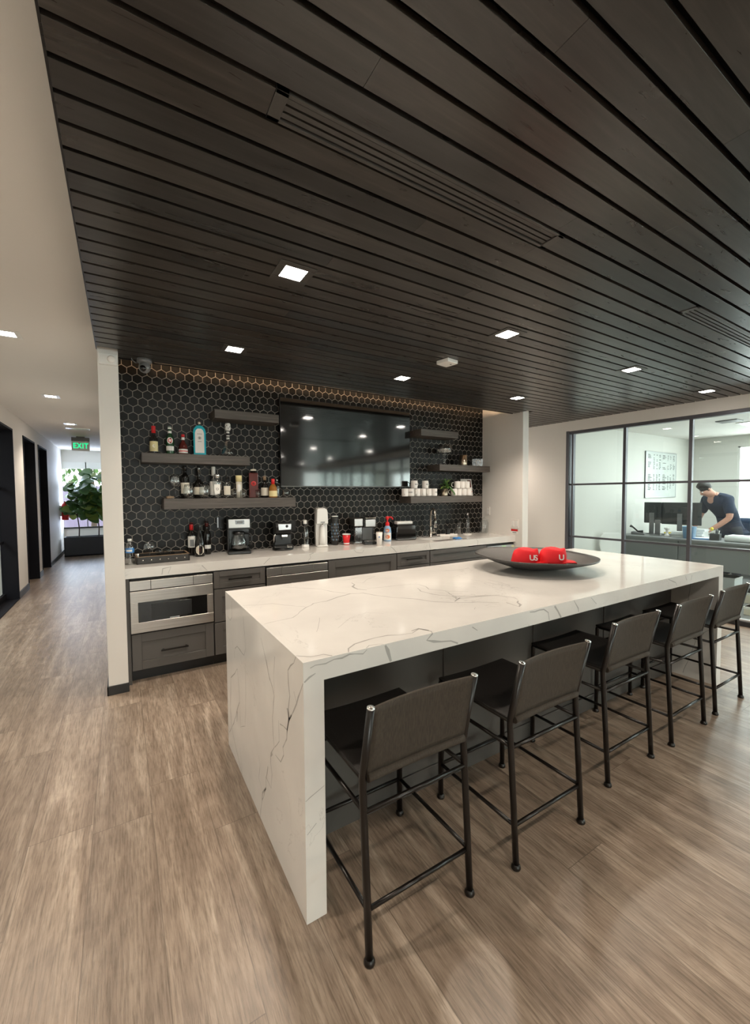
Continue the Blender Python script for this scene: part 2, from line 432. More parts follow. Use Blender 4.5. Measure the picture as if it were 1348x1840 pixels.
# slatted ceiling
PITCH, G0, GAP = 0.1018, 0.558, 0.016
g = G(); lay = g.bm.loops.layers.color.new('shade')
def slat(x0, x1, y0, y1, m=None):
    # broken into boards with hairline joints
    xs = [x0]; t = x0 + random.uniform(0.4, 2.6)
    while t < x1 - 0.2: xs.append(t); t += 2.44
    xs.append(x1)
    for a, b in zip(xs, xs[1:]):
        n0 = len(g.bm.faces); g.box(a + 0.0003, b - 0.0003, y0, y1, CZ, CZ + 0.019, M['slat']); g.bm.faces.ensure_lookup_table()
        s = random.uniform(0.8, 1.22); w = random.uniform(-0.05, 0.05)
        for f in g.bm.faces[n0:]:
            for l in f.loops: l[lay] = (s * (1 + w), s, s * (1 - w), 1)
VENTS = [(0.369, 1.572), (2.79, 3.99)]
k0 = int((-7 - G0) / PITCH)
for k in range(k0, 60):
    y0 = G0 + k * PITCH + GAP / 2; y1 = y0 + PITCH - GAP
    if y0 > 6.4: break
    if abs(y0 - (1.067 + GAP / 2)) < 0.02:
        for a, b in ((-0.121, VENTS[0][0]), (VENTS[0][1], VENTS[1][0]), (VENTS[1][1], 6.05)): slat(a, b, y0, y1)
    elif y1 < 3.585: slat(-0.121, 6.05 if y1 < 1.5 else 5.9, y0, y1)
    elif y0 < 3.70: slat(0.008, 4.428, y0, min(y1, 3.735)); slat(4.545, 5.75, y0, y1)
    else: slat(4.545, 5.72, y0, y1)
struct(g.done('ceiling', bevel=0.0006, seg=1))
# edge lip of the slatted ceiling in front of the cove and along the hall
g = G(); g.box(0.008, 4.428, 3.735, 3.75, CZ, CZ + 0.034, M['slat']); g.box(-0.127, -0.121, -7, 3.585, CZ + 0.001, HZ, M['slat']); struct(g.done('trim_1'))
# black sheet above the gaps, their dark shade put in by colour
g = G(); g.box(-0.121, 6.2, -7.2, 3.59, CZ + 0.06, CZ + 0.075, M['black']); g.box(4.545, 6.2, 3.55, 6.6, CZ + 0.06, CZ + 0.075, M['black']); struct(g.done('ceiling_gap_shade'))
# cove: soffit blackened against reflections, unseen back added to block sky light, LED strip
g = G(); g.box(0.006, 4.43, 3.59, 4.32, 2.76, 2.80, M['black']); g.box(0.006, 4.432, 3.585, 3.60, CZ + 0.02, 2.80, M['black']); struct(g.done('ceiling_cove'))
led = G(); led.box(0.25, 4.25, 3.655, 3.675, CZ + 0.026, CZ + 0.034, M['led']); led.box(0.25, 4.25, 3.65, 3.68, CZ + 0.019, CZ + 0.024, M['alu'])
tag(led.done('led_strip'), 'warm light strip hidden in the cove above the slatted ceiling edge', 'light strip')
area('cove_glow', (2.25, 3.69, CZ + 0.0325), (math.radians(160), 0, 0), 4.0, 0.02, 22, (1.0, 0.68, 0.42))
# hall ceiling
g = G(); g.box(-1.75, -0.121, -7.2, 13.7, HZ, HZ + 0.1, M['ceil']); struct(g.done('ceiling_hall'))

# left wing wall (pillar) and hall right wall
g = G(); g.box(-0.121, 0.006, 3.587, 13.5, 0, 2.8, M['wall']); struct(g.done('wall_wing_left', bevel=0.004))
g = G(); g.box(-0.131, 0.010, 3.577, 3.60, 0, 0.068, M['base']); g.box(-0.131, -0.121, 3.577, 13.4, 0, 0.068, M['base']); struct(g.done('baseboard_wing_left', bevel=0.003))
# right wing wall
g = G(); g.box(4.432, 4.543, 3.575, 6.4, 0, 2.8, M['wall']); struct(g.done('wall_wing_right', bevel=0.004))
# back wall behind the tiles, and end of right corridor
g = G(); g.box(0.0, 4.44, YW, YW + 0.1, 0, 2.8, M['grout']); struct(g.done('wall_back'))
g = G(); g.box(4.5, 6.2, 6.3, 6.4, 0, 2.8, M['wall']); struct(g.done('wall_corridor'))

# hexagon tiles: real chamfered tiles set in the grout
g = G(); lay = g.bm.loops.layers.color.new('shade')
TP = 0.078; TR = TP / math.sqrt(3); RH = TP * 0.8660254
PX, PZ = 0.343, 2.308
def clip_poly(poly, x0, x1, z0, z1):
    def cl(p, f, inter):
        o = []
        for i in range(len(p)):
            a, b = p[i - 1], p[i]
            if f(b):
                if not f(a): o.append(inter(a, b))
                o.append(b)
            elif f(a): o.append(inter(a, b))
        return o
    def ix(X): return lambda a, b: (X, a[1] + (b[1] - a[1]) * (X - a[0]) / (b[0] - a[0]))
    def iz(Z): return lambda a, b: (a[0] + (b[0] - a[0]) * (Z - a[1]) / (b[1] - a[1]), Z)
    poly = cl(poly, lambda q: q[0] >= x0, ix(x0)); poly = poly and cl(poly, lambda q: q[0] <= x1, ix(x1))
    poly = poly and cl(poly, lambda q: q[1] >= z0, iz(z0)); return poly and cl(poly, lambda q: q[1] <= z1, iz(z1))
ti = g.mi(M['tile'])
for j in range(-24, 10):
    for i in range(-7, 56):
        cx = PX + i * TP + (TP / 2 if j % 2 else 0); cz = PZ + j * RH
        if cx < -0.04 or cx > 4.48 or cz < 0.86 or cz > 2.86: continue
        def hexp(r): return [(cx + r * math.sin(PI / 3 * q), cz + r * math.cos(PI / 3 * q)) for q in range(6)]
        o = clip_poly(hexp(TR - 0.0028), 0.007, 4.431, 0.914, 2.76); n = clip_poly(hexp(TR - 0.0042), 0.007, 4.431, 0.914, 2.76)
        if not o or len(o) < 3: continue
        if not n or len(o) != len(n):
            mx_, mz_ = sum(q[0] for q in o) / len(o), sum(q[1] for q in o) / len(o); n = [(a + (mx_ - a) * 0.04, b + (mz_ - b) * 0.04) for a, b in o]
        tx, tz = random.uniform(-0.012, 0.012), random.uniform(-0.012, 0.012)
        ov = [g.bm.verts.new((a, YW, b)) for a, b in o]
        nv = [g.bm.verts.new((a, YW - 0.0035 + tx * (a - cx) + tz * (b - cz), b)) for a, b in n]
        fs = [g.bm.faces.new(nv)] + [g.bm.faces.new((ov[q], ov[(q + 1) % len(ov)], nv[(q + 1) % len(ov)], nv[q])) for q in range(len(ov))]
        s = random.choice((0.7, 0.9, 1.0, 1.1, 1.5)); w = random.uniform(-0.06, 0.1)
        for f in fs:
            f.material_index = ti
            for l in f.loops: l[lay] = (s * (1 + w), s, s * (1 - w), 1)
struct(g.done('wall_back_tiles'))

# hall left wall with deep openings
def wall_left():
    g = G(); x0, x1 = -1.40, -1.30
    ys = [(-7, 3.0), (7.70, 8.45), (9.45, 9.83), (10.82, 13.42)]
    for a, b in ys: g.box(-1.66, x1, a, b, 0, HZ, M['wall'])
    g.box(-1.66, x1, 3.0, 7.70, 2.42, HZ, M['wall']); g.box(-1.66, x1, 8.45, 9.45, 2.42, HZ, M['wall']); g.box(-1.66, x1, 9.83, 10.82, 2.42, HZ, M['wall'])
    return struct(g.done('wall_left'))
wall_left()
g = G()
for a, b in ((-7, 3.0), (7.70, 8.45), (9.45, 9.83), (10.82, 13.4)): g.box(-1.30, -1.288, a, b, 0, 0.10, M['base'])
struct(g.done('baseboard_left', bevel=0.002))
def deep_door(n, y0, y1):
    g = G(); t = 0.015
    g.box(-1.66, -1.29, y1 - t, y1 + 0.01, 0, 2.42, M['darkframe']); g.box(-1.66, -1.29, y0 - 0.01, y0 + t, 0, 2.42, M['darkframe']); g.box(-1.66, -1.29, y0 - 0.01, y1 + 0.01, 2.42 - t, 2.432, M['darkframe'])
    o = struct(g.done('door_%d' % n))
    g = G(); g.box(-1.655, -1.615, y0 + t, y1 - t, 0.005, 2.405, M['darkframe']); g.done('door_leaf', o)
    g = G(); g.tube([(-1.60, y0 + 0.08, 1.0), (-1.57, y0 + 0.08, 1.0), (-1.57, y0 + 0.19, 1.0)], 0.008, M['nickel']); g.done('door_handle', o)
deep_door(1, 8.45, 9.45); deep_door(2, 9.83, 10.82)
# glazed front of the room off the hall
g = G(); t = 0.05
g.box(-1.475, -1.29, 7.685, 7.71, 0, 2.43, M['darkframe']); g.box(-1.66, -1.29, 3.0, 7.71, 2.405, 2.43, M['darkframe']); g.box(-1.66, -1.29, 3.0, 7.7, 0, 0.012, M['darkframe'])
for z0, z1 in ((0.012, 0.10), (0.815, 0.845), (1.58, 1.61), (2.36, 2.405)): g.box(-1.47, -1.435, 3.0, 7.69, z0, z1, M['darkframe'])
for y in (3.0, 4.2, 5.4, 6.6): g.box(-1.47, -1.435, y, y + 0.03, 0.0, 2.405, M['darkframe'])
w3 = struct(g.done('window_3'))
g = G(); g.box(-1.456, -1.450, 3.0, 7.68, 0.02, 2.4, M['pane']); g.done('pane', w3)
g = G()
g.box(-5.1, -5.0, 2.4, 9.0, 0, HZ, M['wallcool']); g.box(-5, -1.66, 8.3, 8.4, 0, HZ, M['wallcool']); g.box(-5, -1.66, 2.4, 2.5, 0, HZ, M['wallcool']); g.box(-5.1, -1.6, 2.4, 9, HZ, HZ + 0.1, M['wallcool'])
struct(g.done('wall_side_room'))
# end wall of the hall with its window
g = G()
g.box(-1.7, 0.0, 13.4, 13.5, 0, 0.645, M['wall']); g.box(-1.7, 0.0, 13.4, 13.5, 2.37, HZ, M['wall']); g.box(-1.7, -1.375, 13.4, 13.5, 0.645, 2.37, M['wall']); g.box(-0.16, 0.0, 13.4, 13.5, 0.645, 2.37, M['wall'])
struct(g.done('wall_hall_end'))
g = G(); g.box(-1.3, -0.12, 13.385, 13.4, 0, 0.10, M['base']); struct(g.done('baseboard_hall_end'))
g = G(); g.box(-1.38, -0.15, 13.37, 13.41, 0.62, 0.66, M['base']); g.box(-0.80, -0.78, 13.41, 13.44, 0.64, 2.37, M['frame']); w4 = struct(g.done('window_4'))
g = G(); g.box(-1.375, -0.16, 13.44, 13.446, 0.645, 2.37, M['pane']); g.done('pane', w4)
tag(boxobj('roller_shade', (-1.36, -0.17, 13.41, 13.425, 2.19, 2.37), M['whiteplastic']), 'short white roller shade at the top of the window ending the hall', 'shade')

# glazed partition to the office (runs at a slight angle)
PA = Vector((5.842 - 0.06 * 3.76, 3.76, 0)); PDIR = Vector((0.06, -1, 0)).normalized(); PANG = math.atan2(PDIR.y, PDIR.x)
PM = T(PA.x, PA.y, 0) @ RZ(PANG)       # local +x runs towards the camera side, local +y to the office (+x world)
LEN = 9.6
g = G()
g.box(-2.7, 0.0, 0.0, 0.12, 0, CZ + 0.06, M['wall'], PM); g.box(0.0, LEN, 0.0, 0.12, 2.372, CZ + 0.06, M['wall'], PM)
struct(g.done('wall_right'))
g = G(); fr = 0.045
g.box(0, LEN, 0.015, 0.10, 2.33, 2.375, M['frame'], PM); g.box(0, LEN, 0.015, 0.10, 0, 0.055, M['base'], PM)
g.box(0, LEN, 0.03, 0.085, 0.055, 0.075, M['alu'], PM)
g.box(0, 0.042, -0.004, 0.12, 0, 2.375, M['frame'], PM); g.box(0.07, 0.095, 0.03, 0.09, 0, 2.375, M['frame'], PM)
for k in range(1, 13): 
    x = 0.795 * k - 0.0 if k == 1 else 0.795 + (k - 1) * 0.732
    g.box(x - 0.018, x + 0.018, 0.03, 0.085, 0, 2.35, M['frame'], PM)
for z in (0.832, 1.595): g.box(0, LEN, 0.035, 0.08, z - 0.013, z + 0.013, M['frame'], PM)
w1 = struct(g.done('window_1', bevel=0.002, seg=1))
g = G(); g.box(0.04, LEN, 0.055, 0.061, 0.05, 2.35, M['pane'], PM); g.done('pane', w1)

# office room
g = G(); g.box(5.9, 10.1, 3.9, 4.0, 0, 2.8, M['wallcool']); struct(g.done('wall_office_left'))
g = G()
WY = [(1.0, 3.13), (-1.45, 0.68), (-3.9, -1.77), (-6.35, -4.22)]
g.box(10, 10.1, -8, 4, 0, 0.97, M['wallcool']); g.box(10, 10.1, -8, 4, 2.33, 2.8, M['wallcool'])
e = [-8, -6.35, -4.22, -3.9, -1.77, -1.45, 0.68, 1.0, 3.13, 4.0]
for a, b in ((e[0], e[1]), (e[2], e[3]), (e[4], e[5]), (e[6], e[7]), (e[8], e[9])): g.box(10, 10.1, a, b, 0.97, 2.33, M['wallcool'])
struct(g.done('wall_office_back'))
g = G()
for a, b in WY:
    g.box(9.99, 10.06, a, b, 0.95, 0.98, M['whiteplastic']); g.box(10.02, 10.06, a, b, 2.31, 2.33, M['whiteplastic'])
    for y in (a, b - 0.03): g.box(10.02, 10.06, y, y + 0.03, 0.97, 2.33, M['whiteplastic'])
w2 = struct(g.done('window_2'))
g = G()
for a, b in WY: g.box(10.04, 10.046, a, b, 0.97, 2.33, M['pane'])
g.done('pane', w2)
g = G(); g.box(5.75, 10.1, -8, 4, 2.535, 2.6, M['ceil']); struct(g.done('ceiling_office'))
# unseen rear of the lobby; glazing added for fill and television reflections
g = G()
g.box(-1.7, -0.9, -7.1, -7.0, 0, 2.8, M['wall']); g.box(2.7, 6.1, -7.1, -7.0, 0, 2.8, M['wall']); g.box(6.1, 10.1, -7.1, -7.0, 0, 0.3, M['wall']); g.box(6.1, 10.1, -7.1, -7.0, 2.4, 2.8, M['wall']); g.box(-0.9, 2.7, -7.1, -7.0, 2.45, 2.8, M['wall'])
struct(g.done('wall_rear'))
g = G()
for x in (-0.9, 0.28, 1.46, 2.65): g.box(x, x + 0.05, -7.08, -7.02, 0, 2.45, M['frame'])
for z in (0, 1.0, 2.40): g.box(-0.9, 2.7, -7.08, -7.02, z, z + 0.05, M['frame'])
w5 = struct(g.done('window_5'))
g = G(); g.box(-0.9, 2.7, -7.053, -7.047, 0, 2.45, M['pane']); g.done('pane', w5)
g = G()
for x in (6.1, 7.05, 8.0, 8.25, 9.2, 10.0): g.box(x, x + 0.06, -7.08, -7.02, 0.3, 2.4, M['frame'])
for z in (0.3, 1.55, 2.35): g.box(6.1, 10.1, -7.08, -7.02, z, z + 0.05, M['frame'])
w6 = struct(g.done('window_added'))  # unseen windows added to give bright panels in the television reflection
g = G(); g.box(6.1, 10.1, -7.053, -7.047, 0.3, 2.4, M['pane']); g.done('pane', w6)
# outdoors beyond the hall window
g = G(); g.box(-14, 12, 22, 22.3, -1, 1.9, M['facade']); struct(g.done('wall_neighbour'))
g = G(); g.box(-14, 12, 13.6, 22, -0.3, -0.2, M['asphalt']); struct(g.done('floor_outside'))

# ------------------------------------------------------------------ lamps, vents, fittings on the ceiling
def downlight(x, y, z, label, m_trim, power, group, first=[None]):
    t = thing('recessed_downlight', label, 'ceiling light', (x, y, z), 0, group)
    g = G(); a, b = 0.088, 0.052
    for (x0, x1, y0, y1) in ((-a, a, -a, -b), (-a, a, b, a), (-a, -b, -b, b), (b, a, -b, b)): g.box(x0, x1, y0, y1, -0.004, 0.0, m_trim)
    g.done('trim_frame', t, bevel=0.0015, seg=1)
    g = G(); g.box(-b, b, -b, b, -0.003, 0.0, M['lamp']); g.done('lens', t)
    l = bpy.data.lights.new('downlight_beam', 'SPOT'); l.energy = power; l.color = (1.0, 0.86, 0.71); l.spot_size = math.radians(128); l.spot_blend = 0.7; l.shadow_soft_size = 0.045
    o = bpy.data.objects.new('downlight_beam', l); COL.objects.link(o); o.location = (0, 0, -0.02); o.parent = t
GD = 'downlights in the slatted ceiling'
for x, y, lab in ((0.72, 1.90, 'square recessed downlight in the slatted ceiling over the left end of the island'),
                  (0.72, 3.09, 'square recessed downlight in the slatted ceiling above the upper left bottle shelf'),
                  (2.19, 3.09, 'square recessed downlight in the slatted ceiling in front of the television'),
                  (2.19, 1.90, 'square recessed downlight in the slatted ceiling beside the white ceiling sensor box'),
                  (3.73, 3.09, 'square recessed downlight in the slatted ceiling close to the right wing wall top'),
                  (3.73, 1.90, 'square recessed downlight in the slatted ceiling above the right end of the island'),
                  (5.21, 1.90, 'square recessed downlight in the slatted ceiling nearest the office glass partition')):
    downlight(x, y, CZ, lab, M['trimdark'], 30 if y < 2.5 else (60 if x > 3.5 else 38), GD)
for x in (0.72, 2.19, 3.73, 5.21): 
    for y in (-0.35, -2.6, -4.8):
        l = bpy.data.lights.new('lobby_downlight', 'SPOT'); l.energy = 36; l.color = (1.0, 0.86, 0.71); l.spot_size = math.radians(128); l.spot_blend = 0.7; l.shadow_soft_size = 0.045
        t = thing('recessed_downlight', 'square recessed downlight in the slatted lobby ceiling behind the camera', 'ceiling light', (x, y, CZ), 0, 'lobby downlights')
        g = G(); g.box(-0.052, 0.052, -0.052, 0.052, -0.003, 0, M['lamp']); g.done('lens', t)
        o = bpy.data.objects.new('lobby_downlight', l); COL.objects.link(o); o.location = (0, 0, -0.02); o.parent = t
GH = 'downlights along the white hall ceiling'
for y, lab in ((1.6, 'square recessed downlight in the white hall ceiling just outside the picture'),
               (4.04, 'square recessed downlight in the white hall ceiling at the picture edge, largest of the hall'),
               (6.29, 'square recessed downlight in the white hall ceiling, middle one of the hall'),
               (8.54, 'square recessed downlight in the white hall ceiling just before the exit sign'),
               (-1.4, 'square recessed downlight in the white hall ceiling beside the lobby')):
    downlight(-0.69, y, HZ, lab, M['whiteplastic'], 48, GH)
def vent(x0, x1, lab):
    t = thing('air_vent', lab, 'air vent', ((x0 + x1) / 2, 1.118, CZ), 0, 'slot vents in the slatted ceiling'); h = (x1 - x0) / 2; w = 0.048
    g = G(); g.box(-h, -h + 0.035, -w, w, -0.003, 0.02, M['trimdark']); g.box(h - 0.035, h, -w, w, -0.003, 0.02, M['trimdark'])
    g.box(-h, h, -w, -w + 0.012, -0.003, 0.02, M['trimdark']); g.box(-h, h, w - 0.012, w, -0.003, 0.02, M['trimdark']); g.done('frame', t, bevel=0.001, seg=1)
    for y, c in ((-0.023, 'trimdark'), (0.0, 'greyplastic'), (0.023, 'trimdark')):
        g = G(); g.box(-h + 0.035, h - 0.035, y - 0.008, y + 0.008, 0.002, 0.012, M['trimdark']); g.done('blade', t)
vent(*VENTS[0], 'long dark slot air vent set between ceiling slats above the near end of the island')
vent(*VENTS[1], 'long dark slot air vent set between ceiling slats towards the office partition')
t = thing('ceiling_sensor', 'small flat white sensor box fixed to the slatted ceiling', 'sensor', (2.21, 2.51, CZ), 0.15)
g = G(); g.box(-0.06, 0.06, -0.06, 0.06, -0.03, 0, M['whiteplastic']); g.done('housing', t, bevel=0.006)
g = G(); g.lathe([(0, -0.004), (0.006, -0.003), (0.008, 0)], M['greyplastic'], (0.02, -0.02, -0.03), 12); g.done('indicator', t)
t = thing('security_camera', 'grey dome security camera under the ceiling edge at the left end of the tiles', 'security camera', (0.178, 3.66, CZ))
g = G(); g.lathe([(0, 0), (0.05, 0), (0.052, -0.02), (0.04, -0.035), (0, -0.036)], M['greyplastic'], seg=20); g.done('mount', t)
g = G(); g.ball((0, -0.01, -0.065), 0.042, M['greyplastic']); g.done('housing', t)
g = G(); g.ball((-0.012, -0.036, -0.078), 0.024, M['blackglass']); g.done('lens', t)
g = G(); g.tube([(-0.03, 0, -0.03), (-0.06, 0.0, -0.035), (-0.085, 0.01, -0.01), (-0.085, 0.01, 0.0)], 0.004, M['greyplastic']); g.done('cable', t)
t = thing('wall_strobe', 'white notification box at the top of the left wing wall end', 'alarm box', (-0.052, 3.587, 2.455))
g = G(); g.box(-0.06, 0.055, -0.028, 0, -0.04, 0.04, M['whiteplastic']); g.done('housing', t, bevel=0.006)
g = G(); g.lathe([(0.026, 0), (0.026, 0.008), (0.018, 0.012), (0, 0.012)], M['ceramic'], mx=T(0.018, -0.028, 0) @ Matrix.Rotation(PI / 2, 4, 'X')); g.done('lens', t)

t = thing('recessed_downlight', 'square recessed downlight in the corridor behind the right wing wall', 'ceiling light', (5.0, 4.9, CZ), 0, 'corridor downlight')
g = G(); g.box(-0.052, 0.052, -0.052, 0.052, -0.003, 0, M['lamp']); g.done('lens', t)
l = bpy.data.lights.new('corridor_beam', 'SPOT'); l.energy = 45; l.color = (1.0, 0.86, 0.74); l.spot_size = math.radians(140); l.spot_blend = 0.7; l.shadow_soft_size = 0.045
o = bpy.data.objects.new('corridor_beam', l); COL.objects.link(o); o.location = (0, 0, -0.02); o.parent = t
# exit sign
t = thing('exit_sign', 'green lettered EXIT sign hanging from the hall ceiling before the window', 'exit sign', (-0.675, 10.26, HZ))
g = G(); g.box(-0.07, 0.07, -0.03, 0.03, -0.02, 0, M['greyplastic']); g.box(-0.15, 0.15, -0.025, 0.025, -0.093, -0.018, M['greyplastic']); g.done('housing', t, bevel=0.003)
g = G(); g.box(-0.15, 0.15, -0.004, 0.004, -0.285, -0.093, M['whiteplastic']); g.done('panel', t)
g = G(); text_faces(g, 'EXIT', 0.15, M['exit'], T(0, -0.0065, -0.188) @ FACE_MY @ Matrix.Scale(0.76, 4, (1, 0, 0)), 0.001, 1.12, 0.002); g.done('lettering', t)
# sprinkler plate on hall ceiling
tag(boxobj('ceiling_grille', (-0.8, -0.45, 8.95, 9.08, HZ - 0.012, HZ), M['whiteplastic'], bevel=0.003), 'thin white grille on the hall ceiling between last downlight and exit sign', 'grille')

# fire extinguisher
t = thing('fire_extinguisher', 'red fire extinguisher on the left hall wall beside the window', 'fire extinguisher', (-1.20, 12.75, 0.88))
g = G(); g.lathe([(0, 0), (0.07, 0.005), (0.078, 0.03), (0.078, 0.34), (0.06, 0.40), (0.025, 0.43), (0.022, 0.46), (0, 0.46)], M['redwax'], seg=20); g.done('cylinder', t)
g = G(); g.box(-0.012, 0.012, -0.06, 0.03, 0.46, 0.475, M['blackplastic']); g.box(-0.01, 0.01, -0.07, 0.02, 0.49, 0.50, M['blackplastic']); g.tube([(0, 0.02, 0.46), (0, 0.09, 0.44), (0, 0.10, 0.30), (0, 0.09, 0.10)], 0.009, M['blackplastic']); g.done('handle', t)
g = G(); g.box(-0.1, -0.075, -0.05, 0.05, 0.1, 0.36, M['whiteplastic']); g.done('bracket', t)
# traced vein lines of the quartz (metres in each face's plane)
V_TOP= [(0.005, [(0.509, 2.118), (0.586, 2.091), (0.647, 2.08), (0.714, 1.99), (0.768, 1.932)]), (0.007, [(0.511, 1.765), (0.58, 1.78), (0.651, 1.789), (0.691, 1.829), (0.768, 1.918), (0.826, 1.964), (0.905, 1.971), (0.994, 2.017), (1.087, 2.047), (1.153, 2.021), (1.196, 1.914), (1.258, 1.824), (1.326, 1.749), (1.374, 1.652), (1.452, 1.582), (1.556, 1.525), (1.638, 1.462)]), (0.005, [(0.82, 2.426), (0.922, 2.314), (0.994, 2.235), (1.026, 2.134), (1.087, 2.047)]), (0.012, [(1.226, 2.293), (1.219, 2.24), (1.181, 2.197), (1.175, 2.122), (1.211, 2.074)]), (0.004, [(1.182, 2.396), (1.271, 2.392), (1.36, 2.439), (1.461, 2.389), (1.362, 2.332), (1.286, 2.253), (1.231, 2.289)]), (0.005, [(1.227, 2.101), (1.332, 2.084), (1.459, 2.069), (1.551, 2.023), (1.552, 1.954), (1.523, 1.888), (1.593, 1.787), (1.675, 1.722)]), (0.007, [(1.484, 1.946), (1.454, 1.878), (1.467, 1.782), (1.525, 1.694), (1.584, 1.645), (1.673, 1.609), (1.767, 1.57)]), (0.01, [(1.525, 1.694), (1.5, 1.626), (1.535, 1.64), (1.462, 1.6)]), (0.004, [(1.784, 2.451), (1.859, 2.352), (1.988, 2.275), (2.133, 2.258), (2.271, 2.249)]), (0.003, [(0.754, 1.723), (0.708, 1.629), (0.663, 1.547)]), (0.002, [(0.76, 1.546), (0.873, 1.646), (0.978, 1.676), (1.034, 1.62)]), (0.006, [(0.494, 1.354), (0.544, 1.318), (0.589, 1.315), (0.608, 1.288), (0.607, 1.261)]), (0.007, [(0.672, 1.269), (0.688, 1.316), (0.729, 1.344), (0.779, 1.354), (0.829, 1.36), (0.886, 1.357), (0.93, 1.335), (0.984, 1.326), (1.037, 1.353), (1.063, 1.305), (1.053, 1.273)]), (0.014, [(0.996, 1.348), (1.04, 1.357), (1.061, 1.316)]), (0.005, [(0.745, 1.28), (0.767, 1.302), (0.808, 1.294), (0.82, 1.271)]), (0.003, [(1.472, 1.463), (1.441, 1.439)]), (0.006, [(1.573, 1.802), (1.517, 1.635), (1.646, 1.606), (1.742, 1.572), (1.783, 1.489), (1.765, 1.447)]), (0.012, [(1.669, 1.442), (1.662, 1.388), (1.659, 1.353), (1.748, 1.432)]), (0.004, [(1.922, 1.951), (1.952, 1.868), (1.948, 1.758), (2.0, 1.703), (2.018, 1.786), (2.014, 1.89)]), (0.004, [(2.004, 2.296), (2.07, 2.232), (2.228, 2.285)])]
V_FRONT= [(0.006, [(0.525, 0.891), (0.544, 0.897), (0.582, 0.894), (0.614, 0.902), (0.646, 0.9), (0.675, 0.907), (0.696, 0.904), (0.73, 0.897), (0.747, 0.909)]), (0.016, [(0.826, 0.909), (0.837, 0.887), (0.851, 0.842)]), (0.009, [(1.054, 0.913), (1.024, 0.89), (1.099, 0.87), (1.19, 0.845)]), (0.005, [(1.273, 0.9), (1.304, 0.879)]), (0.006, [(0.503, 0.847), (0.521, 0.86), (0.544, 0.869)]), (0.006, [(1.65, 0.906), (1.755, 0.903), (1.789, 0.882), (1.798, 0.842)]), (0.016, [(1.839, 0.907), (1.866, 0.877), (1.893, 0.84)]), (0.007, [(2.0, 0.913), (2.039, 0.865), (2.043, 0.845)]), (0.005, [(2.155, 0.906), (2.207, 0.864)]), (0.006, [(3.023, 0.907), (3.128, 0.873), (3.144, 0.85)]), (0.006, [(3.266, 0.901), (3.284, 0.87)]), (0.005, [(3.363, 0.898), (3.349, 0.862)]), (0.004, [(0.502, 0.436), (0.519, 0.445), (0.552, 0.458), (0.572, 0.467)]), (0.003, [(0.506, 0.317), (0.54, 0.345)])]
V_LEFT= [(0.008, [(1.35, 0.913), (1.405, 0.862), (1.434, 0.834), (1.43, 0.785), (1.418, 0.745), (1.435, 0.693), (1.43, 0.661), (1.452, 0.605), (1.459, 0.564), (1.504, 0.508), (1.496, 0.482), (1.534, 0.434), (1.6, 0.426)]), (0.02, [(1.445, 0.688), (1.43, 0.65), (1.405, 0.681)]), (0.008, [(1.282, 0.844), (1.311, 0.806), (1.349, 0.747), (1.381, 0.706), (1.43, 0.65), (1.452, 0.602), (1.535, 0.585)]), (0.004, [(1.349, 0.747), (1.375, 0.78)]), (0.006, [(1.701, 0.782), (1.672, 0.728), (1.624, 0.696), (1.602, 0.668), (1.631, 0.567), (1.625, 0.494), (1.614, 0.449), (1.661, 0.399), (1.667, 0.356), (1.649, 0.315), (1.665, 0.246), (1.733, 0.252), (1.707, 0.317)]), (0.004, [(1.587, 0.833), (1.605, 0.753), (1.601, 0.68)]), (0.005, [(1.553, 0.591), (1.548, 0.509), (1.608, 0.453)]), (0.014, [(1.64, 0.41), (1.666, 0.383)]), (0.012, [(1.741, 0.2), (1.796, 0.144), (1.806, 0.103)]), (0.007, [(1.707, 0.317), (1.738, 0.249), (1.741, 0.2), (1.806, 0.103), (1.841, 0.002)]), (0.004, [(1.846, 0.29), (1.829, 0.25), (1.854, 0.18), (1.803, 0.154)]), (0.007, [(2.233, 0.55), (2.398, 0.438), (2.407, 0.346), (2.427, 0.258), (2.407, 0.152), (2.355, 0.108), (2.277, 0.063), (2.175, 0.004)]), (0.006, [(2.233, 0.55), (2.208, 0.462), (2.201, 0.383), (2.265, 0.305), (2.346, 0.199), (2.472, 0.084)]), (0.012, [(2.255, 0.309), (2.271, 0.243)]), (0.004, [(2.061, 0.643), (2.059, 0.491), (2.088, 0.307), (2.186, 0.255), (2.201, 0.383)]), (0.004, [(2.213, 0.13), (2.186, 0.063), (2.175, 0.004)]), (0.005, [(2.351, 0.684), (2.295, 0.587), (2.278, 0.646), (2.226, 0.674), (2.157, 0.674), (2.08, 0.674), (2.045, 0.721), (2.085, 0.871)]), (0.004, [(1.778, 0.853), (1.748, 0.825), (1.691, 0.756), (1.656, 0.71)]), (0.005, [(2.45, 0.779), (2.382, 0.772), (2.339, 0.801), (2.33, 0.893)])]
V_CF= [(0.007, [(0.257, 0.845), (0.264, 0.891), (0.323, 0.9), (0.302, 0.848)]), (0.006, [(0.556, 0.889), (0.597, 0.842)]), (0.005, [(1.134, 0.9), (1.075, 0.848)])]
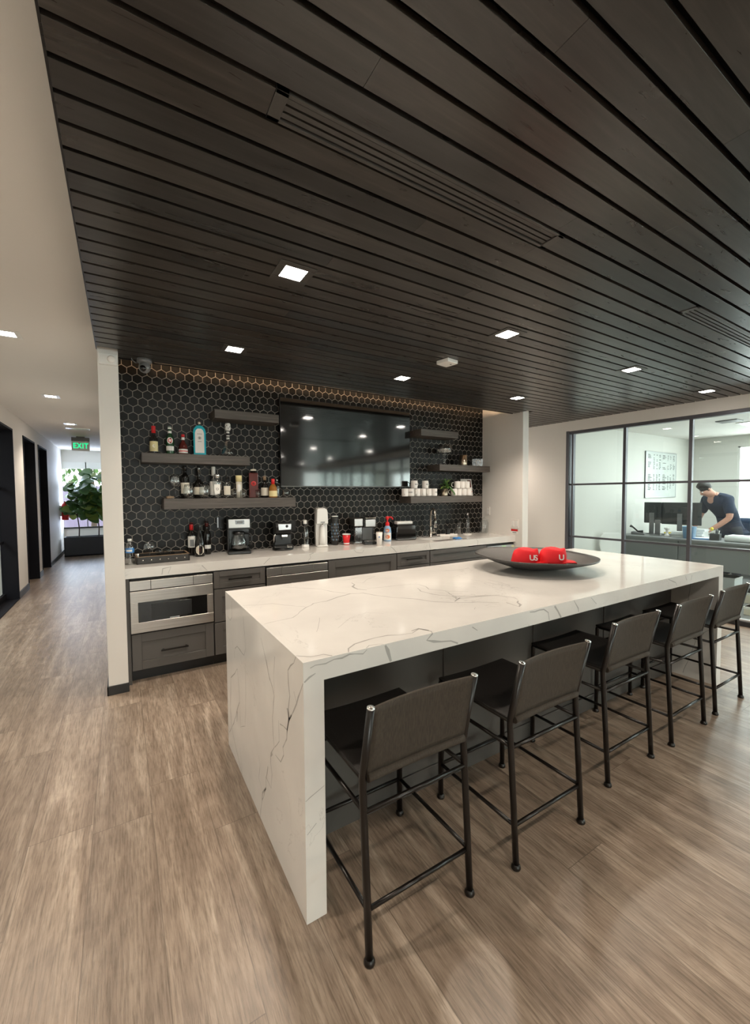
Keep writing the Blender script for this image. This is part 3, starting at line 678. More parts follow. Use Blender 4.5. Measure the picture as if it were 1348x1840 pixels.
# ------------------------------------------------------------------ back cabinets
CF = 3.71   # face plane of the cabinets
def shaker(g, x0, x1, z0, z1, m, rail=0.055, y=CF):
    """framed front with a recessed centre panel; front face at y - 0.019"""
    f = y - 0.019
    g.box(x0, x0 + rail, f, y, z0, z1, m); g.box(x1 - rail, x1, f, y, z0, z1, m)
    g.box(x0 + rail, x1 - rail, f, y, z0, z0 + rail, m); g.box(x0 + rail, x1 - rail, f, y, z1 - rail, z1, m)
    g.box(x0 + rail, x1 - rail, f + 0.010, y, z0 + rail, z1 - rail, m)
def bar_handle(parent, x0, x1, z, y, name='handle'):
    g = G(); g.box(x0, x1, y - 0.034, y - 0.024, z - 0.006, z + 0.006, M['handle'])
    for x in (x0 + 0.012, x1 - 0.022): g.box(x, x + 0.01, y - 0.026, y, z - 0.005, z + 0.005, M['handle'])
    return g.done(name, parent, bevel=0.002)
def cabinet(label, x0, x1, fronts, loc=None):
    """fronts: (kind, z0, z1, rail, handle x-range or None)"""
    t = thing('base_cabinet', label, 'cabinet', (x0, 0, 0), 0, 'charcoal base cabinets under the back counter')
    w = x1 - x0
    g = G(); g.box(0, w, CF, 4.27, 0.095, 0.70 if 'sink' in label and 'false' in label else 0.832, M['cabdark']); g.done('body', t)
    g = G(); g.box(0, w, CF + 0.065, CF + 0.08, 0, 0.095, M['base']); g.done('toe_kick', t)
    for kind, z0, z1, rail, hx in fronts:
        g = G(); shaker(g, 0.004, w - 0.004, z0, z1, M['cab'], rail)
        o = g.done(kind, t, bevel=0.0015, seg=1)
        if hx: bar_handle(o, hx[0] - x0, hx[1] - x0, (z0 + z1) / 2 if hx[2] is None else hx[2], CF - 0.009)
    return t
g = G(); g.box(0.006, 0.030, CF - 0.015, 4.27, 0.0, 0.832, M['cab']); tag(g.done('filler_strip', bevel=0.001), 'narrow charcoal filler strip between left wing wall and microwave cabinet', 'filler strip')
cabinet('charcoal base cabinet with one framed drawer below the left microwave drawer', 0.032, 0.642, [('drawer', 0.105, 0.392, 0.066, (0.235, 0.437, 0.236))])
cabinet('narrow charcoal cabinet with three stacked drawers right of the left microwave', 0.644, 1.092,
        [('drawer', 0.676, 0.822, 0.046, (0.764, 0.966, 0.749)), ('drawer', 0.388, 0.668, 0.066, (0.764, 0.966, 0.53)), ('drawer', 0.105, 0.380, 0.066, (0.764, 0.966, 0.245))])
cabinet('charcoal base cabinet beneath the second steel drawer appliance', 1.094, 1.712, [('drawer', 0.105, 0.392, 0.066, (1.30, 1.50, 0.236))])
cabinet('wide charcoal cabinet front without handle between steel appliance and small drawer', 1.714, 2.533, [('door', 0.105, 0.822, 0.075, None)])
cabinet('charcoal cabinet with short handled drawer left of the sink cabinet', 2.535, 2.992,
        [('drawer', 0.682, 0.822, 0.046, (2.66, 2.87, 0.752)), ('drawer', 0.392, 0.674, 0.066, (2.66, 2.87, 0.55)), ('drawer', 0.105, 0.384, 0.066, (2.66, 2.87, 0.26))])
cabinet('charcoal sink cabinet with long false front under the faucet', 2.994, 3.905, [('drawer', 0.682, 0.822, 0.046, None), ('door', 0.105, 0.674, 0.07, None)])
def micro(x0, lab):
    t = thing('microwave_drawer', lab, 'microwave', (x0, CF, 0.405), 0, 'stainless drawer appliances'); w = 0.604; y = -0.028
    g = G(); g.box(0, w, y + 0.006, -0.001, 0, 0.412, M['cabdark']); g.done('body', t)
    g = G()
    g.box(0.0, 0.142, y, 0.0, 0.333, 0.405, M['steel']); g.box(0.145, 0.452, y - 0.002, 0.0, 0.333, 0.405, M['steel']); g.box(0.455, w, y, 0.0, 0.333, 0.405, M['steel'])
    g.done('control_panel', t, bevel=0.0015, seg=1)
    g = G(); a, b, c, d = 0.052, 0.556, 0.08, 0.238
    g.box(0, w, y - 0.01, 0, 0, c, M['steel']); g.box(0, w, y - 0.01, 0, d, 0.326, M['steel']); g.box(0, a, y - 0.01, 0, c, d, M['steel']); g.box(b, w, y - 0.01, 0, c, d, M['steel'])
    dr = g.done('drawer', t, bevel=0.0015, seg=1)
    g = G(); g.box(a, b, y - 0.008, 0, c, d, M['blackglass']); g.box(a + 0.09, b - 0.12, y - 0.0085, y - 0.007, c + 0.02, d - 0.02, M['blackplastic']); g.box(a + 0.22, a + 0.29, y - 0.0088, y - 0.008, c + 0.006, c + 0.012, M['alu'])
    g.done('window', dr, bevel=0.001, seg=1)
micro(0.033, 'stainless steel microwave drawer with dark window beside the left wing wall')
micro(1.100, 'stainless steel drawer appliance whose top shows over the island edge')
t = thing('dishwasher', 'pale steel dishwasher front with sticky notes at the right end of the counter', 'dishwasher', (3.92, CF, 0.1))
g = G(); g.box(0, 0.505, 0, 0.55, 0, 0.722, M['cabdark']); g.done('body', t)
g = G(); g.box(0.008, 0.5, -0.025, 0, 0.01, 0.70, M['alu']); g.done('door', t, bevel=0.003)
g = G(); g.tube([(0.05, -0.06, 0.615), (0.455, -0.06, 0.615)], 0.009, M['steel']); g.tube([(0.07, -0.06, 0.615), (0.07, -0.02, 0.615)], 0.007, M['steel']); g.tube([(0.435, -0.06, 0.615), (0.435, -0.02, 0.615)], 0.007, M['steel']); g.done('handle', t)
g = G(); g.box(0.255, 0.33, -0.0262, -0.0252, 0.655, 0.698, M['sticky']); tag(g.done('sticky_note', loc=(3.92, CF, 0.1)), 'light green sticky note on the dishwasher front', 'sticky note')
g = G(); g.box(0.435, 0.49, -0.0262, -0.0252, 0.662, 0.69, M['stickyyellow']); tag(g.done('sticky_note', loc=(3.92, CF, 0.1)), 'pale yellow sticky note at the right edge of the dishwasher', 'sticky note')

def ribbon(g, line, w, plane, v, m, off):
    """a vein of its own thin mesh; plane gives the constant axis"""
    n = len(line)
    # refine with jitter
    pts = []
    for i in range(n - 1):
        a, b = line[i], line[i + 1]; d = math.hypot(b[0] - a[0], b[1] - a[1]); k = max(1, int(d / 0.035))
        for q in range(k):
            t = q / k; j = 0.0 if q == 0 else w * 0.7
            pts.append((a[0] + (b[0] - a[0]) * t + random.uniform(-j, j), a[1] + (b[1] - a[1]) * t + random.uniform(-j, j)))
    pts.append(line[-1])
    prev = None; N_ = len(pts)
    for i, p in enumerate(pts):
        q0, q1 = pts[max(0, i - 1)], pts[min(N_ - 1, i + 1)]
        tx, ty = q1[0] - q0[0], q1[1] - q0[1]; l = math.hypot(tx, ty) or 1
        ww = w * 0.5 * (0.25 + 0.75 * math.sin(PI * (i + 0.5) / N_) ** 0.4) * random.uniform(0.45, 1.25)
        a = (p[0] - ty / l * ww, p[1] + tx / l * ww); b = (p[0] + ty / l * ww, p[1] - tx / l * ww)
        def P(u): return {'z': (u[0], u[1], v + off), 'y': (u[0], v + off, u[1]), 'x': (v + off, u[0], u[1])}[plane]
        va, vb = g.bm.verts.new(P(a)), g.bm.verts.new(P(b))
        if prev: g._set([g.bm.faces.new((prev[0], prev[1], vb, va))], m)
        prev = (va, vb)
def clampline(line, b):
    return [(min(max(p[0], b[0]), b[1]), min(max(p[1], b[2]), b[3])) for p in line]

# back countertop with the sink cut-out
SX0, SX1, SY0, SY1 = 3.14, 3.66, 3.765, 4.10
g = G(); y0, y1 = 3.687, YW - 0.001
g.box(0.0065, SX0, y0, y1, 0.876, 0.914, M['quartz']); g.box(SX1, 4.4315, y0, y1, 0.876, 0.914, M['quartz']); g.box(SX0, SX1, y0, SY0, 0.876, 0.914, M['quartz']); g.box(SX0, SX1, SY1, y1, 0.876, 0.914, M['quartz'])
g.box(0.0065, 4.4315, y0, y0 + 0.02, 0.834, 0.876, M['quartz'])
for w, l in V_CF: ribbon(g, clampline(l, (0.01, 4.42, 0.836, 0.913)), w, 'y', y0, M['vein'], -0.0003)
for w, l in [(0.006, [(1.5, 0.836), (1.53, 0.87), (1.52, 0.90), (1.56, 0.913)]), (0.005, [(2.0, 0.912), (2.03, 0.88), (2.1, 0.87), (2.12, 0.9)]), (0.006, [(2.45, 0.913), (2.5, 0.87), (2.53, 0.836)]), (0.006, [(2.98, 0.913), (3.0, 0.836)]), (0.006, [(3.72, 0.913), (3.75, 0.88), (3.74, 0.836)])]:
    ribbon(g, l, w, 'y', y0, M['vein'], -0.0003)
for w, l in [(0.006, [(0.02, 3.80), (0.2, 3.84), (0.38, 3.78), (0.5, 3.69)]), (0.006, [(0.3, 3.69), (0.36, 3.75), (0.6, 3.80)]), (0.006, [(1.0, 3.69), (1.1, 3.8), (1.3, 3.84)]), (0.005, [(2.4, 3.69), (2.6, 3.82), (2.75, 3.9), (2.8, 4.1)]), (0.006, [(3.75, 3.69), (3.9, 3.9), (4.2, 3.95), (4.4, 4.1)])]:
    ribbon(g, l, w, 'z', 0.914, M['vein'], 0.0003)
tag(g.done('countertop', bevel=0.0), 'long white quartz countertop with grey veins along the black tiled wall', 'countertop')
t = thing('kitchen_sink', 'stainless undermount sink basin let into the back counter below the faucet', 'sink', (0, 0, 0))
g = G(); d = 0.72
g.box(SX0, SX1, SY0, SY1, d, d + 0.004, M['steel']); g.box(SX0 - 0.004, SX0, SY0, SY1, d, 0.876, M['steel']); g.box(SX1, SX1 + 0.004, SY0, SY1, d, 0.876, M['steel']); g.box(SX0, SX1, SY0 - 0.004, SY0, d, 0.876, M['steel']); g.box(SX0, SX1, SY1, SY1 + 0.004, d, 0.876, M['steel'])
g.done('basin', t); g = G(); g.lathe([(0, 0.006), (0.04, 0.006), (0.045, 0.004)], M['chrome'], ((SX0 + SX1) / 2, 3.95, d)); g.done('drain', t)

# ------------------------------------------------------------------ island
IX0, IX1, IY0, IY1, IH, IT = 0.50, 3.891, 1.283, 2.499, 0.914, 0.075
g = G()
g.prism([(IX0, 0), (IX0, IH), (IX1, IH), (IX1, 0), (IX1 - IT, 0), (IX1 - IT, IH - IT), (IX0 + IT, IH - IT), (IX0 + IT, 0)], IY0, IY1, 'y', M['quartz'])
bt = (IX0 + 0.002, IX1 - 0.002, IY0 + 0.002, IY1 - 0.002)
for w, l in V_TOP: ribbon(g, clampline(l, bt), w, 'z', IH, M['vein'], 0.0003)
for w, l in V_FRONT: ribbon(g, clampline(l, (IX0 + 0.002, IX1 - 0.002, 0.002, IH - 0.001)), w, 'y', IY0, M['vein'], -0.0003)
for w, l in V_LEFT: ribbon(g, clampline(l, (IY0 + 0.002, IY1 - 0.002, 0.002, IH - 0.001)), w, 'x', IX0, M['vein'], -0.0003)
for w, l in [(0.006, [(1.45, 0.8), (1.5, 0.5), (1.42, 0.3), (1.5, 0.02)]), (0.005, [(1.3, 0.45), (1.4, 0.35), (1.5, 0.3)])]: ribbon(g, l, w, 'x', IX1 - IT, M['vein'], -0.0003)
tag(g.done('island_countertop'), 'white quartz waterfall island top with grey veins and solid end slabs', 'kitchen island')
t = thing('island_cabinet', 'charcoal panelled island cabinet body beneath the white waterfall top', 'cabinet', (IX0 + IT, 0, 0))
W_ = IX1 - IX0 - 2 * IT
g = G(); g.box(0.0, W_, 1.61, IY1 - 0.03, 0.0, IH - IT, M['islandpanel']); g.done('body', t)
xs = [0, 0.83, 1.53, 2.28, W_]
for a, b in zip(xs, xs[1:]):
    g = G(); g.box(a + 0.003, b - 0.003, 1.595, 1.61, 0.10, IH - IT - 0.002, M['islandpanel']); g.done('panel', t, bevel=0.002, seg=1)
for x in xs[1:-1]:
    g = G(); g.box(x - 0.028, x + 0.028, 1.587, 1.61, 0.0, IH - IT - 0.001, M['islandpanel']); g.done('batten', t, bevel=0.002, seg=1)
g = G(); g.box(0, W_, 1.590, 1.61, 0, 0.098, M['islandpanel']); g.done('baseboard', t, bevel=0.002, seg=1)
for k in range(6):
    a, b = k * W_ / 6, (k + 1) * W_ / 6
    g = G(); shaker(g, a + 0.003, b - 0.003, 0.1, IH - IT - 0.004, M['cab'], 0.06, IY1 - 0.011)
    mxf = Matrix.Translation((0, 2 * (IY1 - 0.02) , 0)) @ Matrix.Scale(-1, 4, (0, 1, 0))
    for v in g.bm.verts: v.co = mxf @ v.co
    g.done('door', t, bevel=0.0015, seg=1)

# ------------------------------------------------------------------ bar stools
def stool(label, loc):
    t = thing('bar_stool', label, 'bar stool', loc, 0, 'woven bar stools along the island')
    r = 0.0125; hw = 0.215; fy = 0.45   # rear feet at local y = 0, front feet at y = fy
    for s in (-1, 1):
        g = G(); g.tube([(s * hw, 0.0, 0.008), (s * hw, 0.018, 0.30), (s * hw, 0.034, 0.545), (s * hw, 0.035, 0.575), (s * hw, 0.028, 0.61), (s * hw, -0.020, 0.830)], r, M['stoolframe'], 12)
        o = g.done('leg', t)
        g = G(); g.lathe([(0, -0.001), (r * 0.98, -0.001), (r * 1.02, 0.001), (0, 0.0035)], M['stoolcap'], mx=T(s * hw, -0.0203, 0.8305) @ Matrix.Rotation(0.22, 4, 'X'), seg=14); g.done('end_cap', o)
        g = G(); g.lathe([(0, 0), (0.017, 0), (0.019, 0.006), (0.016, 0.016), (0.0125, 0.02)], M['stoolframe'], (s * hw, 0, 0), 14); g.done('foot', o)
        g = G(); g.tube([(s * hw, fy, 0.008), (s * hw, fy, 0.565), (s * hw, fy - 0.006, 0.577)], r, M['stoolframe'], 12)
        o = g.done('leg', t)
        g = G(); g.lathe([(0, 0), (0.017, 0), (0.019, 0.006), (0.016, 0.016), (0.0125, 0.02)], M['stoolframe'], (s * hw, fy, 0), 14); g.done('foot', o)
        for z in (0.168, 0.476):
            g = G(); g.tube([(s * hw, 0.013 if z < 0.3 else 0.028, z), (s * hw, fy, z)], 0.008, M['stoolframe'], 8); g.done('stretcher', t)
        g = G(); g.tube([(s * (hw - 0.004), 0.036, 0.577), (s * (hw - 0.004), fy, 0.577)], 0.011, M['stoolframe'], 10); g.done('seat_rail', t)
    for y, z in ((0.012, 0.165), (0.026, 0.474), (fy, 0.168), (fy, 0.474)):
        g = G(); g.tube([(-hw, y, z), (hw, y, z)], 0.008, M['stoolframe'], 8); g.done('stretcher', t)
    # seat: slung woven panel wrapped round the side rails
    g = G(); nx, ny = 14, 8; rows = []
    def P(i, j, dz):
        u = -1 + 2 * i / nx; v = j / ny
        z = 0.592 - 0.010 * (1 - u * u) * (1 - (2 * v - 1) ** 4 * 0.4)
        return (u * (hw + 0.006), 0.042 + v * (fy - 0.032), z + dz)
    top = [[g.bm.verts.new(P(i, j, 0)) for i in range(nx + 1)] for j in range(ny + 1)]
    bot = [[g.bm.verts.new(P(i, j, -0.012)) for i in range(nx + 1)] for j in range(ny + 1)]
    f = []
    for j in range(ny):
        for i in range(nx):
            f.append(g.bm.faces.new((top[j][i], top[j][i + 1], top[j + 1][i + 1], top[j + 1][i]))); f.append(g.bm.faces.new((bot[j][i], bot[j + 1][i], bot[j + 1][i + 1], bot[j][i + 1])))
    for j in range(ny):
        f.append(g.bm.faces.new((top[j][0], top[j + 1][0], bot[j + 1][0], bot[j][0]))); f.append(g.bm.faces.new((top[j][nx], bot[j][nx], bot[j + 1][nx], top[j + 1][nx])))
    g._set(f, M['seat'], True); f = []
    for i in range(nx):
        f.append(g.bm.faces.new((top[0][i], bot[0][i], bot[0][i + 1], top[0][i + 1]))); f.append(g.bm.faces.new((top[ny][i], top[ny][i + 1], bot[ny][i + 1], bot[ny][i])))
    g._set(f, M['seat']); g.done('seat', t, bevel=0.004, seg=2)
    # back: bowed woven panel with a rolled lower edge
    g = G(); nx, nz = 16, 10
    def Q(i, k, dy):
        u = -1 + 2 * i / nx; v = k / nz
        y = 0.028 - 0.048 * v; bow = (1 - u * u) * (0.004 + 0.030 * v)
        z = 0.592 + v * 0.236 - (1 - u * u) * 0.010 * v
        return (u * (hw - 0.009), y + bow + dy, z)
    A = [[g.bm.verts.new(Q(i, k, -0.006)) for i in range(nx + 1)] for k in range(nz + 1)]
    B = [[g.bm.verts.new(Q(i, k, 0.006)) for i in range(nx + 1)] for k in range(nz + 1)]
    f = []
    for k in range(nz):
        for i in range(nx): f.append(g.bm.faces.new((A[k][i], A[k][i + 1], A[k + 1][i + 1], A[k + 1][i]))); f.append(g.bm.faces.new((B[k][i], B[k + 1][i], B[k + 1][i + 1], B[k][i + 1])))
        f.append(g.bm.faces.new((A[k][0], A[k + 1][0], B[k + 1][0], B[k][0]))); f.append(g.bm.faces.new((A[k][nx], B[k][nx], B[k + 1][nx], A[k + 1][nx])))
    for i in range(nx): f.append(g.bm.faces.new((A[nz][i], A[nz][i + 1], B[nz][i + 1], B[nz][i]))); f.append(g.bm.faces.new((A[0][i], B[0][i], B[0][i + 1], A[0][i + 1])))
    g._set(f, M['weave'], True)
    g.tube([(u * (hw - 0.012), 0.024 + (1 - u * u) * 0.004, 0.583) for u in [-1 + q / 6 for q in range(13)]], 0.0145, M['weave'], 12)
    g.done('backrest', t)
    return t
st = stool('dark woven bar stool nearest the camera at the left end of the island', (0.838, 1.070, 0))
LAB = ['dark woven bar stool second from the near end of the island', 'middle one of the five dark woven bar stools at the island',
       'dark woven bar stool second from the far right end of the island', 'dark woven bar stool at the far right end of the island, touching the picture edge']
for (x, y), lab in zip(((1.497, 1.05), (2.260, 1.115), (2.905, 1.105), (3.530, 1.113)), LAB):
    c = copy_tree(st); c.location = (x, y, 0); c['label'] = lab

# ------------------------------------------------------------------ shelves and television
def shelf(label, x0, x1, z0, z1, grp='floating wooden shelves'):
    g = G(); g.box(0, x1 - x0, 0, YW - 0.004 - 4.03, 0, z1 - z0, M['shelf']); return tag(g.done('floating_shelf', loc=(x0, 4.03, z0), bevel=0.002), label, 'shelf', grp)
shelf('short empty floating wood shelf just left of the television top', 0.75, 1.355, 2.185, 2.266)
shelf('floating wood shelf holding the aqua gin bottle and triangular decanter', 0.153, 1.061, 1.759, 1.842)
shelf('long floating wood shelf of bottles and drinking glasses left below the television', 0.312, 1.517, 1.352, 1.446)
shelf('short empty floating wood shelf right of the television', 3.133, 3.738, 2.185, 2.268)
shelf('floating wood shelf holding the footed glass bowl, right of the television', 3.426, 4.321, 1.766, 1.845)
shelf('floating wood shelf loaded with white mugs above the faucet', 2.976, 4.170, 1.359, 1.443)
t = thing('television', 'large flat black wall television in the middle of the tiled wall', 'television', (2.257, 4.2, 2.021))
g = G(); g.box(-0.833, 0.833, 0.003, 0.03, -0.465, 0.465, M['base']); g.box(-0.5, 0.5, 0.03, 0.055, -0.35, 0.2, M['blackplastic']); g.done('body', t, bevel=0.002)
g = G(); g.box(-0.828, 0.828, 0.0, 0.006, -0.453, 0.461, M['tvscreen']); g.done('screen', t)
g = G(); g.box(-0.833, 0.833, -0.001, 0.006, -0.465, -0.4535, M['greyplastic']); g.box(-0.03, 0.03, -0.0018, 0, -0.470, -0.456, M['greyplastic']); g.done('bezel', t)
g = G(); g.box(-0.3, 0.3, 0.055, 0.076, -0.2, 0.1, M['base']); g.done('wall_mount', t)

# ------------------------------------------------------------------ bottles and glasses
def arc(g, r, z0, z1, ac, ha, m, n=14, cx=0, cy=0, r1=None):
    r1 = r if r1 is None else r1
    lo = []; hi = []
    for i in range(n + 1):
        a = ac - ha + 2 * ha * i / n
        lo.append(g.bm.verts.new((cx + r * math.cos(a), cy + r * math.sin(a), z0))); hi.append(g.bm.verts.new((cx + r1 * math.cos(a), cy + r1 * math.sin(a), z1)))
    g._set([g.bm.faces.new((lo[i], lo[i + 1], hi[i + 1], hi[i])) for i in range(n)], m, True)
def facing(x, y): return math.atan2(-y, -x)
def bottle(name, label, cat, x, y, z, prof, m, capm=None, cap=None, lab=None, labm='label', neck=None, grp='bottles on the bar shelves', extra=None, sq=0.0, seg=24):
    """prof: body profile; cap: (r, z0, z1); lab: (r, z0, z1, half angle)"""
    t = thing(name, label, cat, (x, y, z), 0, grp); a = facing(x, y)
    g = G(); g.lathe(prof, m, seg=seg, sq=sq, mx=RZ(a) if sq else None); g.done('body', t)
    if cap: g = G(); g.lathe([(0, cap[1]), (cap[0], cap[1]), (cap[0], cap[2] - 0.003), (cap[0] - 0.002, cap[2]), (0, cap[2])], capm, seg=16); g.done('cap', t)
    if lab: g = G(); arc(g, lab[0] + 0.0008, lab[1], lab[2], a, lab[3], M[labm]); g.done('label', t)
    if neck: g = G(); arc(g, neck[0] + 0.0008, neck[1], neck[2], a, 1.4, M[neck[3]], r1=neck[4] + 0.0008 if len(neck) > 4 else None); g.done('neck_label', t)
    if extra: extra(t, a)
    return t
def wine_prof(r, h, nr=0.0145, sh=0.62):
    return [(0, 0), (r * 0.96, 0), (r, 0.005), (r, h * sh), (r * 0.93, h * (sh + 0.05)), (r * 0.6, h * (sh + 0.11)), (nr * 1.05, h * (sh + 0.17)), (nr, h * 0.96), (nr * 1.15, h * 0.965), (nr * 1.15, h), (0, h)]
def emblem(rad, z, w, h, m, r_at, z2=None):
    def f(t, a):
        g = G(); ha = w / r_at / 2
        n = 10
        pts = [(a + ha * math.cos(2 * PI * i / n), z + h / 2 * math.sin(2 * PI * i / n)) for i in range(n)]
        vs = [g.bm.verts.new(((r_at + 0.0016) * math.cos(p), (r_at + 0.0016) * math.sin(p), q)) for p, q in pts]
        g._set([g.bm.faces.new(vs)], m); g.done('emblem', t)
    return f
SB = 1.8425; SC_ = 1.4465; YB = 4.13
# upper left shelf
def e1(t, a):
    g = G(); mx = RZ(a + PI / 2) @ T(0, -0.0345, 0.062) @ FACE_MY; text_faces(g, 'C', 0.03, M['nickel'], mx, 0.0004); g.done('emblem', t)
bottle('liquor_bottle', 'dark bottle with red cap and cream label, first on the upper left shelf', 'bottle', 0.254, 4.12, SB, wine_prof(0.032, 0.235, 0.012, 0.52), M['winebottle'], M['redwax'], (0.0165, 0.178, 0.240), (0.032, 0.018, 0.105, 1.35), 'yellowlabel', extra=e1)
bottle('vermouth_bottle', 'green bottle with white and round red-ringed label on the upper left shelf', 'bottle', 0.382, 4.12, SB, wine_prof(0.033, 0.245, 0.0135, 0.58), M['greenbottle'], M['whiteplastic'], (0.0155, 0.222, 0.247), (0.033, 0.03, 0.07, 1.2), 'whitelabel', (0.0145, 0.185, 0.205, 'whitelabel'),
       extra=lambda t, a: (emblem(0, 0.118, 0.05, 0.06, M['whitelabel'], 0.0335)(t, a), emblem(0, 0.118, 0.032, 0.036, M['redwax'], 0.0343)(t, a), emblem(0, 0.118, 0.02, 0.024, M['whitelabel'], 0.0352)(t, a)))
bottle('liqueur_bottle', 'small squat dark red bottle with white label band on the upper left shelf', 'bottle', 0.488, 4.115, SB, [(0, 0), (0.036, 0), (0.038, 0.006), (0.038, 0.055), (0.034, 0.085), (0.018, 0.115), (0.012, 0.13), (0.012, 0.17), (0, 0.17)], M['brandy'], M['redwax'], (0.015, 0.158, 0.182), (0.038, 0.012, 0.048, 1.3), 'whitelabel', (0.013, 0.132, 0.155, 'whitelabel'),
       extra=lambda t, a: (lambda g: (arc(g, 0.0396, 0.026, 0.034, a, 1.3, M['redwax']), g.done('stripe', t)))(G()))
def e_gin(t, a):
    g = G(); mx = RZ(a + PI / 2)
    pts = [(0.038 * u, zz) for u, zz in ((-1, 0.02), (1, 0.02), (1, 0.20), (0.8, 0.225), (0.4, 0.24), (-0.4, 0.24), (-0.8, 0.225), (-1, 0.20))]
    g.prism([(p, q) for p, q in pts], -0.0405, -0.0395, 'y', M['whitelabel'], mx); g.done('label', t)
    g = G(); mm = mx @ T(0, -0.0412, 0.155) @ FACE_MY
    g.lathe([(0.010, 0), (0.013, 0), (0.013, 0.0006), (0.010, 0.0006)], M['ink'], seg=16, mx=mm); g.lathe([(0, 0.0005), (0.006, 0.0003)], M['ink'], seg=10, mx=mm)
    g.box(-0.022, 0.022, 0.035, 0.038, 0.0002, 0.0007, M['ink'], mm); g.box(-0.016, 0.016, -0.034, -0.031, 0.0002, 0.0007, M['ink'], mm); g.done('emblem', t)
tg = thing('gin_bottle', 'tall aqua blue flask bottle with white label on the upper left shelf', 'bottle', (0.629, 4.12, SB), 0, 'bottles on the bar shelves')
g = G(); a_ = facing(0.629, 4.12); mx = RZ(a_ + PI / 2)
g.prism([(-0.052, 0.0), (0.052, 0.0), (0.054, 0.21), (0.048, 0.24), (0.03, 0.262), (0.014, 0.27), (-0.014, 0.27), (-0.03, 0.262), (-0.048, 0.24), (-0.054, 0.21)], -0.039, 0.03, 'y', M['tealglass'], mx)
g.done('body', tg, bevel=0.007, seg=3)
g = G(); g.lathe([(0, 0.265), (0.013, 0.265), (0.012, 0.285), (0.015, 0.287), (0.015, 0.312), (0, 0.313)], M['nickel'], seg=14); g.done('cap', tg); e_gin(tg, a_)
td = thing('decanter', 'clear triangular decanter bottle with patterned stopper on the upper left shelf', 'decanter', (0.881, 4.12, SB), 0, 'bottles on the bar shelves')
g = G(); g.lathe([(0, 0), (0.068, 0), (0.074, 0.008), (0.072, 0.02), (0.05, 0.075), (0.028, 0.13), (0.017, 0.155), (0.0135, 0.17), (0.0135, 0.245), (0, 0.246)], M['tableglass'], seg=8, smooth=False); g.done('body', td)
g = G(); g.lathe([(0, 0.008), (0.066, 0.008), (0.045, 0.07), (0, 0.072)], M['tableglass'], seg=8); g.done('liquor', td)
g = G(); g.lathe([(0.0145, 0.165), (0.0145, 0.235)], M['whitelabel'], seg=14); g.lathe([(0.0150, 0.18), (0.0150, 0.19)], M['ink'], seg=14); g.lathe([(0.0150, 0.20), (0.0150, 0.22)], M['ink'], seg=14); g.done('neck_label', td)
g = G(); g.lathe([(0, 0.245), (0.02, 0.247), (0.026, 0.26), (0.026, 0.30), (0.02, 0.315), (0, 0.317)], M['whitelabel'], seg=12)
for q in range(12): 
    aa = q * PI / 6; g.box(-0.003, 0.003, -0.0275, -0.025, 0.262 + 0.012 * (q % 3), 0.270 + 0.012 * (q % 3), M['ink'], RZ(aa))
g.done('stopper', td)
# long lower left shelf
YG = 4.09
def stem_glass(name, label, cat, x, y, z, h, r, stem=True, grp='drinking glasses on the lower left shelf'):
    t = thing(name, label, cat, (x, y, z), 0, grp); g = G()
    if stem:
        b = h * 0.44
        g.lathe([(r * 0.5, b + 0.010), (r * 0.8, b + 0.022), (r, b + (h - b) * 0.42), (r * 0.93, b + (h - b) * 0.7), (r * 0.72, h), (r * 0.70, h), (r * 0.9, b + (h - b) * 0.7), (r * 0.97, b + (h - b) * 0.42), (r * 0.77, b + 0.026), (0.003, b + 0.004)], M['tableglass'], seg=20); g.done('bowl', t)
        g = G(); g.lathe([(0, 0.0), (r * 0.75, 0.0), (r * 0.75, 0.002), (0.01, 0.006), (0.0035, 0.014), (0.0035, b - 0.006), (0.008, b), (r * 0.5, b + 0.010)], M['ceramic' if False else 'tableglass'], seg=16); g.done('stem', t)
    else:
        g.lathe([(0, 0), (r * 0.55, 0), (r * 0.85, h * 0.14), (r, h * 0.42), (r * 0.93, h * 0.72), (r * 0.70, h), (r * 0.68, h), (r * 0.9, h * 0.72), (r * 0.97, h * 0.42), (r * 0.82, h * 0.16), (0, 0.006)], M['tableglass'], seg=20); g.done('bowl', t)
    return t
stem_glass('wine_glass', 'tall stemmed wine glass at the left end of the lower left shelf', 'wine glass', 0.412, 4.09, SC_, 0.214, 0.045)
tg = thing('bottle_opener', 'small brown wooden bottle opener lying beside the stemmed wine glass', 'bottle opener', (0.376, 4.16, SC_), 0.3)
g = G(); g.box(-0.035, 0.03, -0.014, 0.014, 0, 0.022, M['tan']); g.done('handle', tg, bevel=0.006); g = G(); g.tube([(0.03, 0, 0.01), (0.055, 0, 0.012)], 0.004, M['chrome']); g.done('shank', tg)
bottle('wine_bottle', 'black wine bottle with cream label behind the first stemless glass', 'bottle', 0.505, 4.19, SC_, wine_prof(0.037, 0.298), M['winebottle'], M['winebottle'], (0.0165, 0.25, 0.30), (0.037, 0.045, 0.145, 1.3), 'label')
stem_glass('stemless_glass', 'round stemless glass in front of the black wine bottle', 'glass', 0.519, 4.085, SC_, 0.128, 0.046, False)
bottle('liquor_bottle', 'clear round-shouldered bottle with wide cream label behind the second stemless glass', 'bottle', 0.625, 4.19, SC_, [(0, 0), (0.043, 0), (0.045, 0.006), (0.045, 0.12), (0.036, 0.15), (0.018, 0.175), (0.0135, 0.19), (0.0135, 0.262), (0.017, 0.266), (0.017, 0.298), (0, 0.30)], M['winebottle'], M['tableglass'], (0.0175, 0.235, 0.302), (0.045, 0.035, 0.105, 1.25), 'label')
stem_glass('stemless_glass', 'round stemless glass overlapping the clear bottle with wide cream label', 'glass', 0.653, 4.085, SC_, 0.130, 0.046, False)
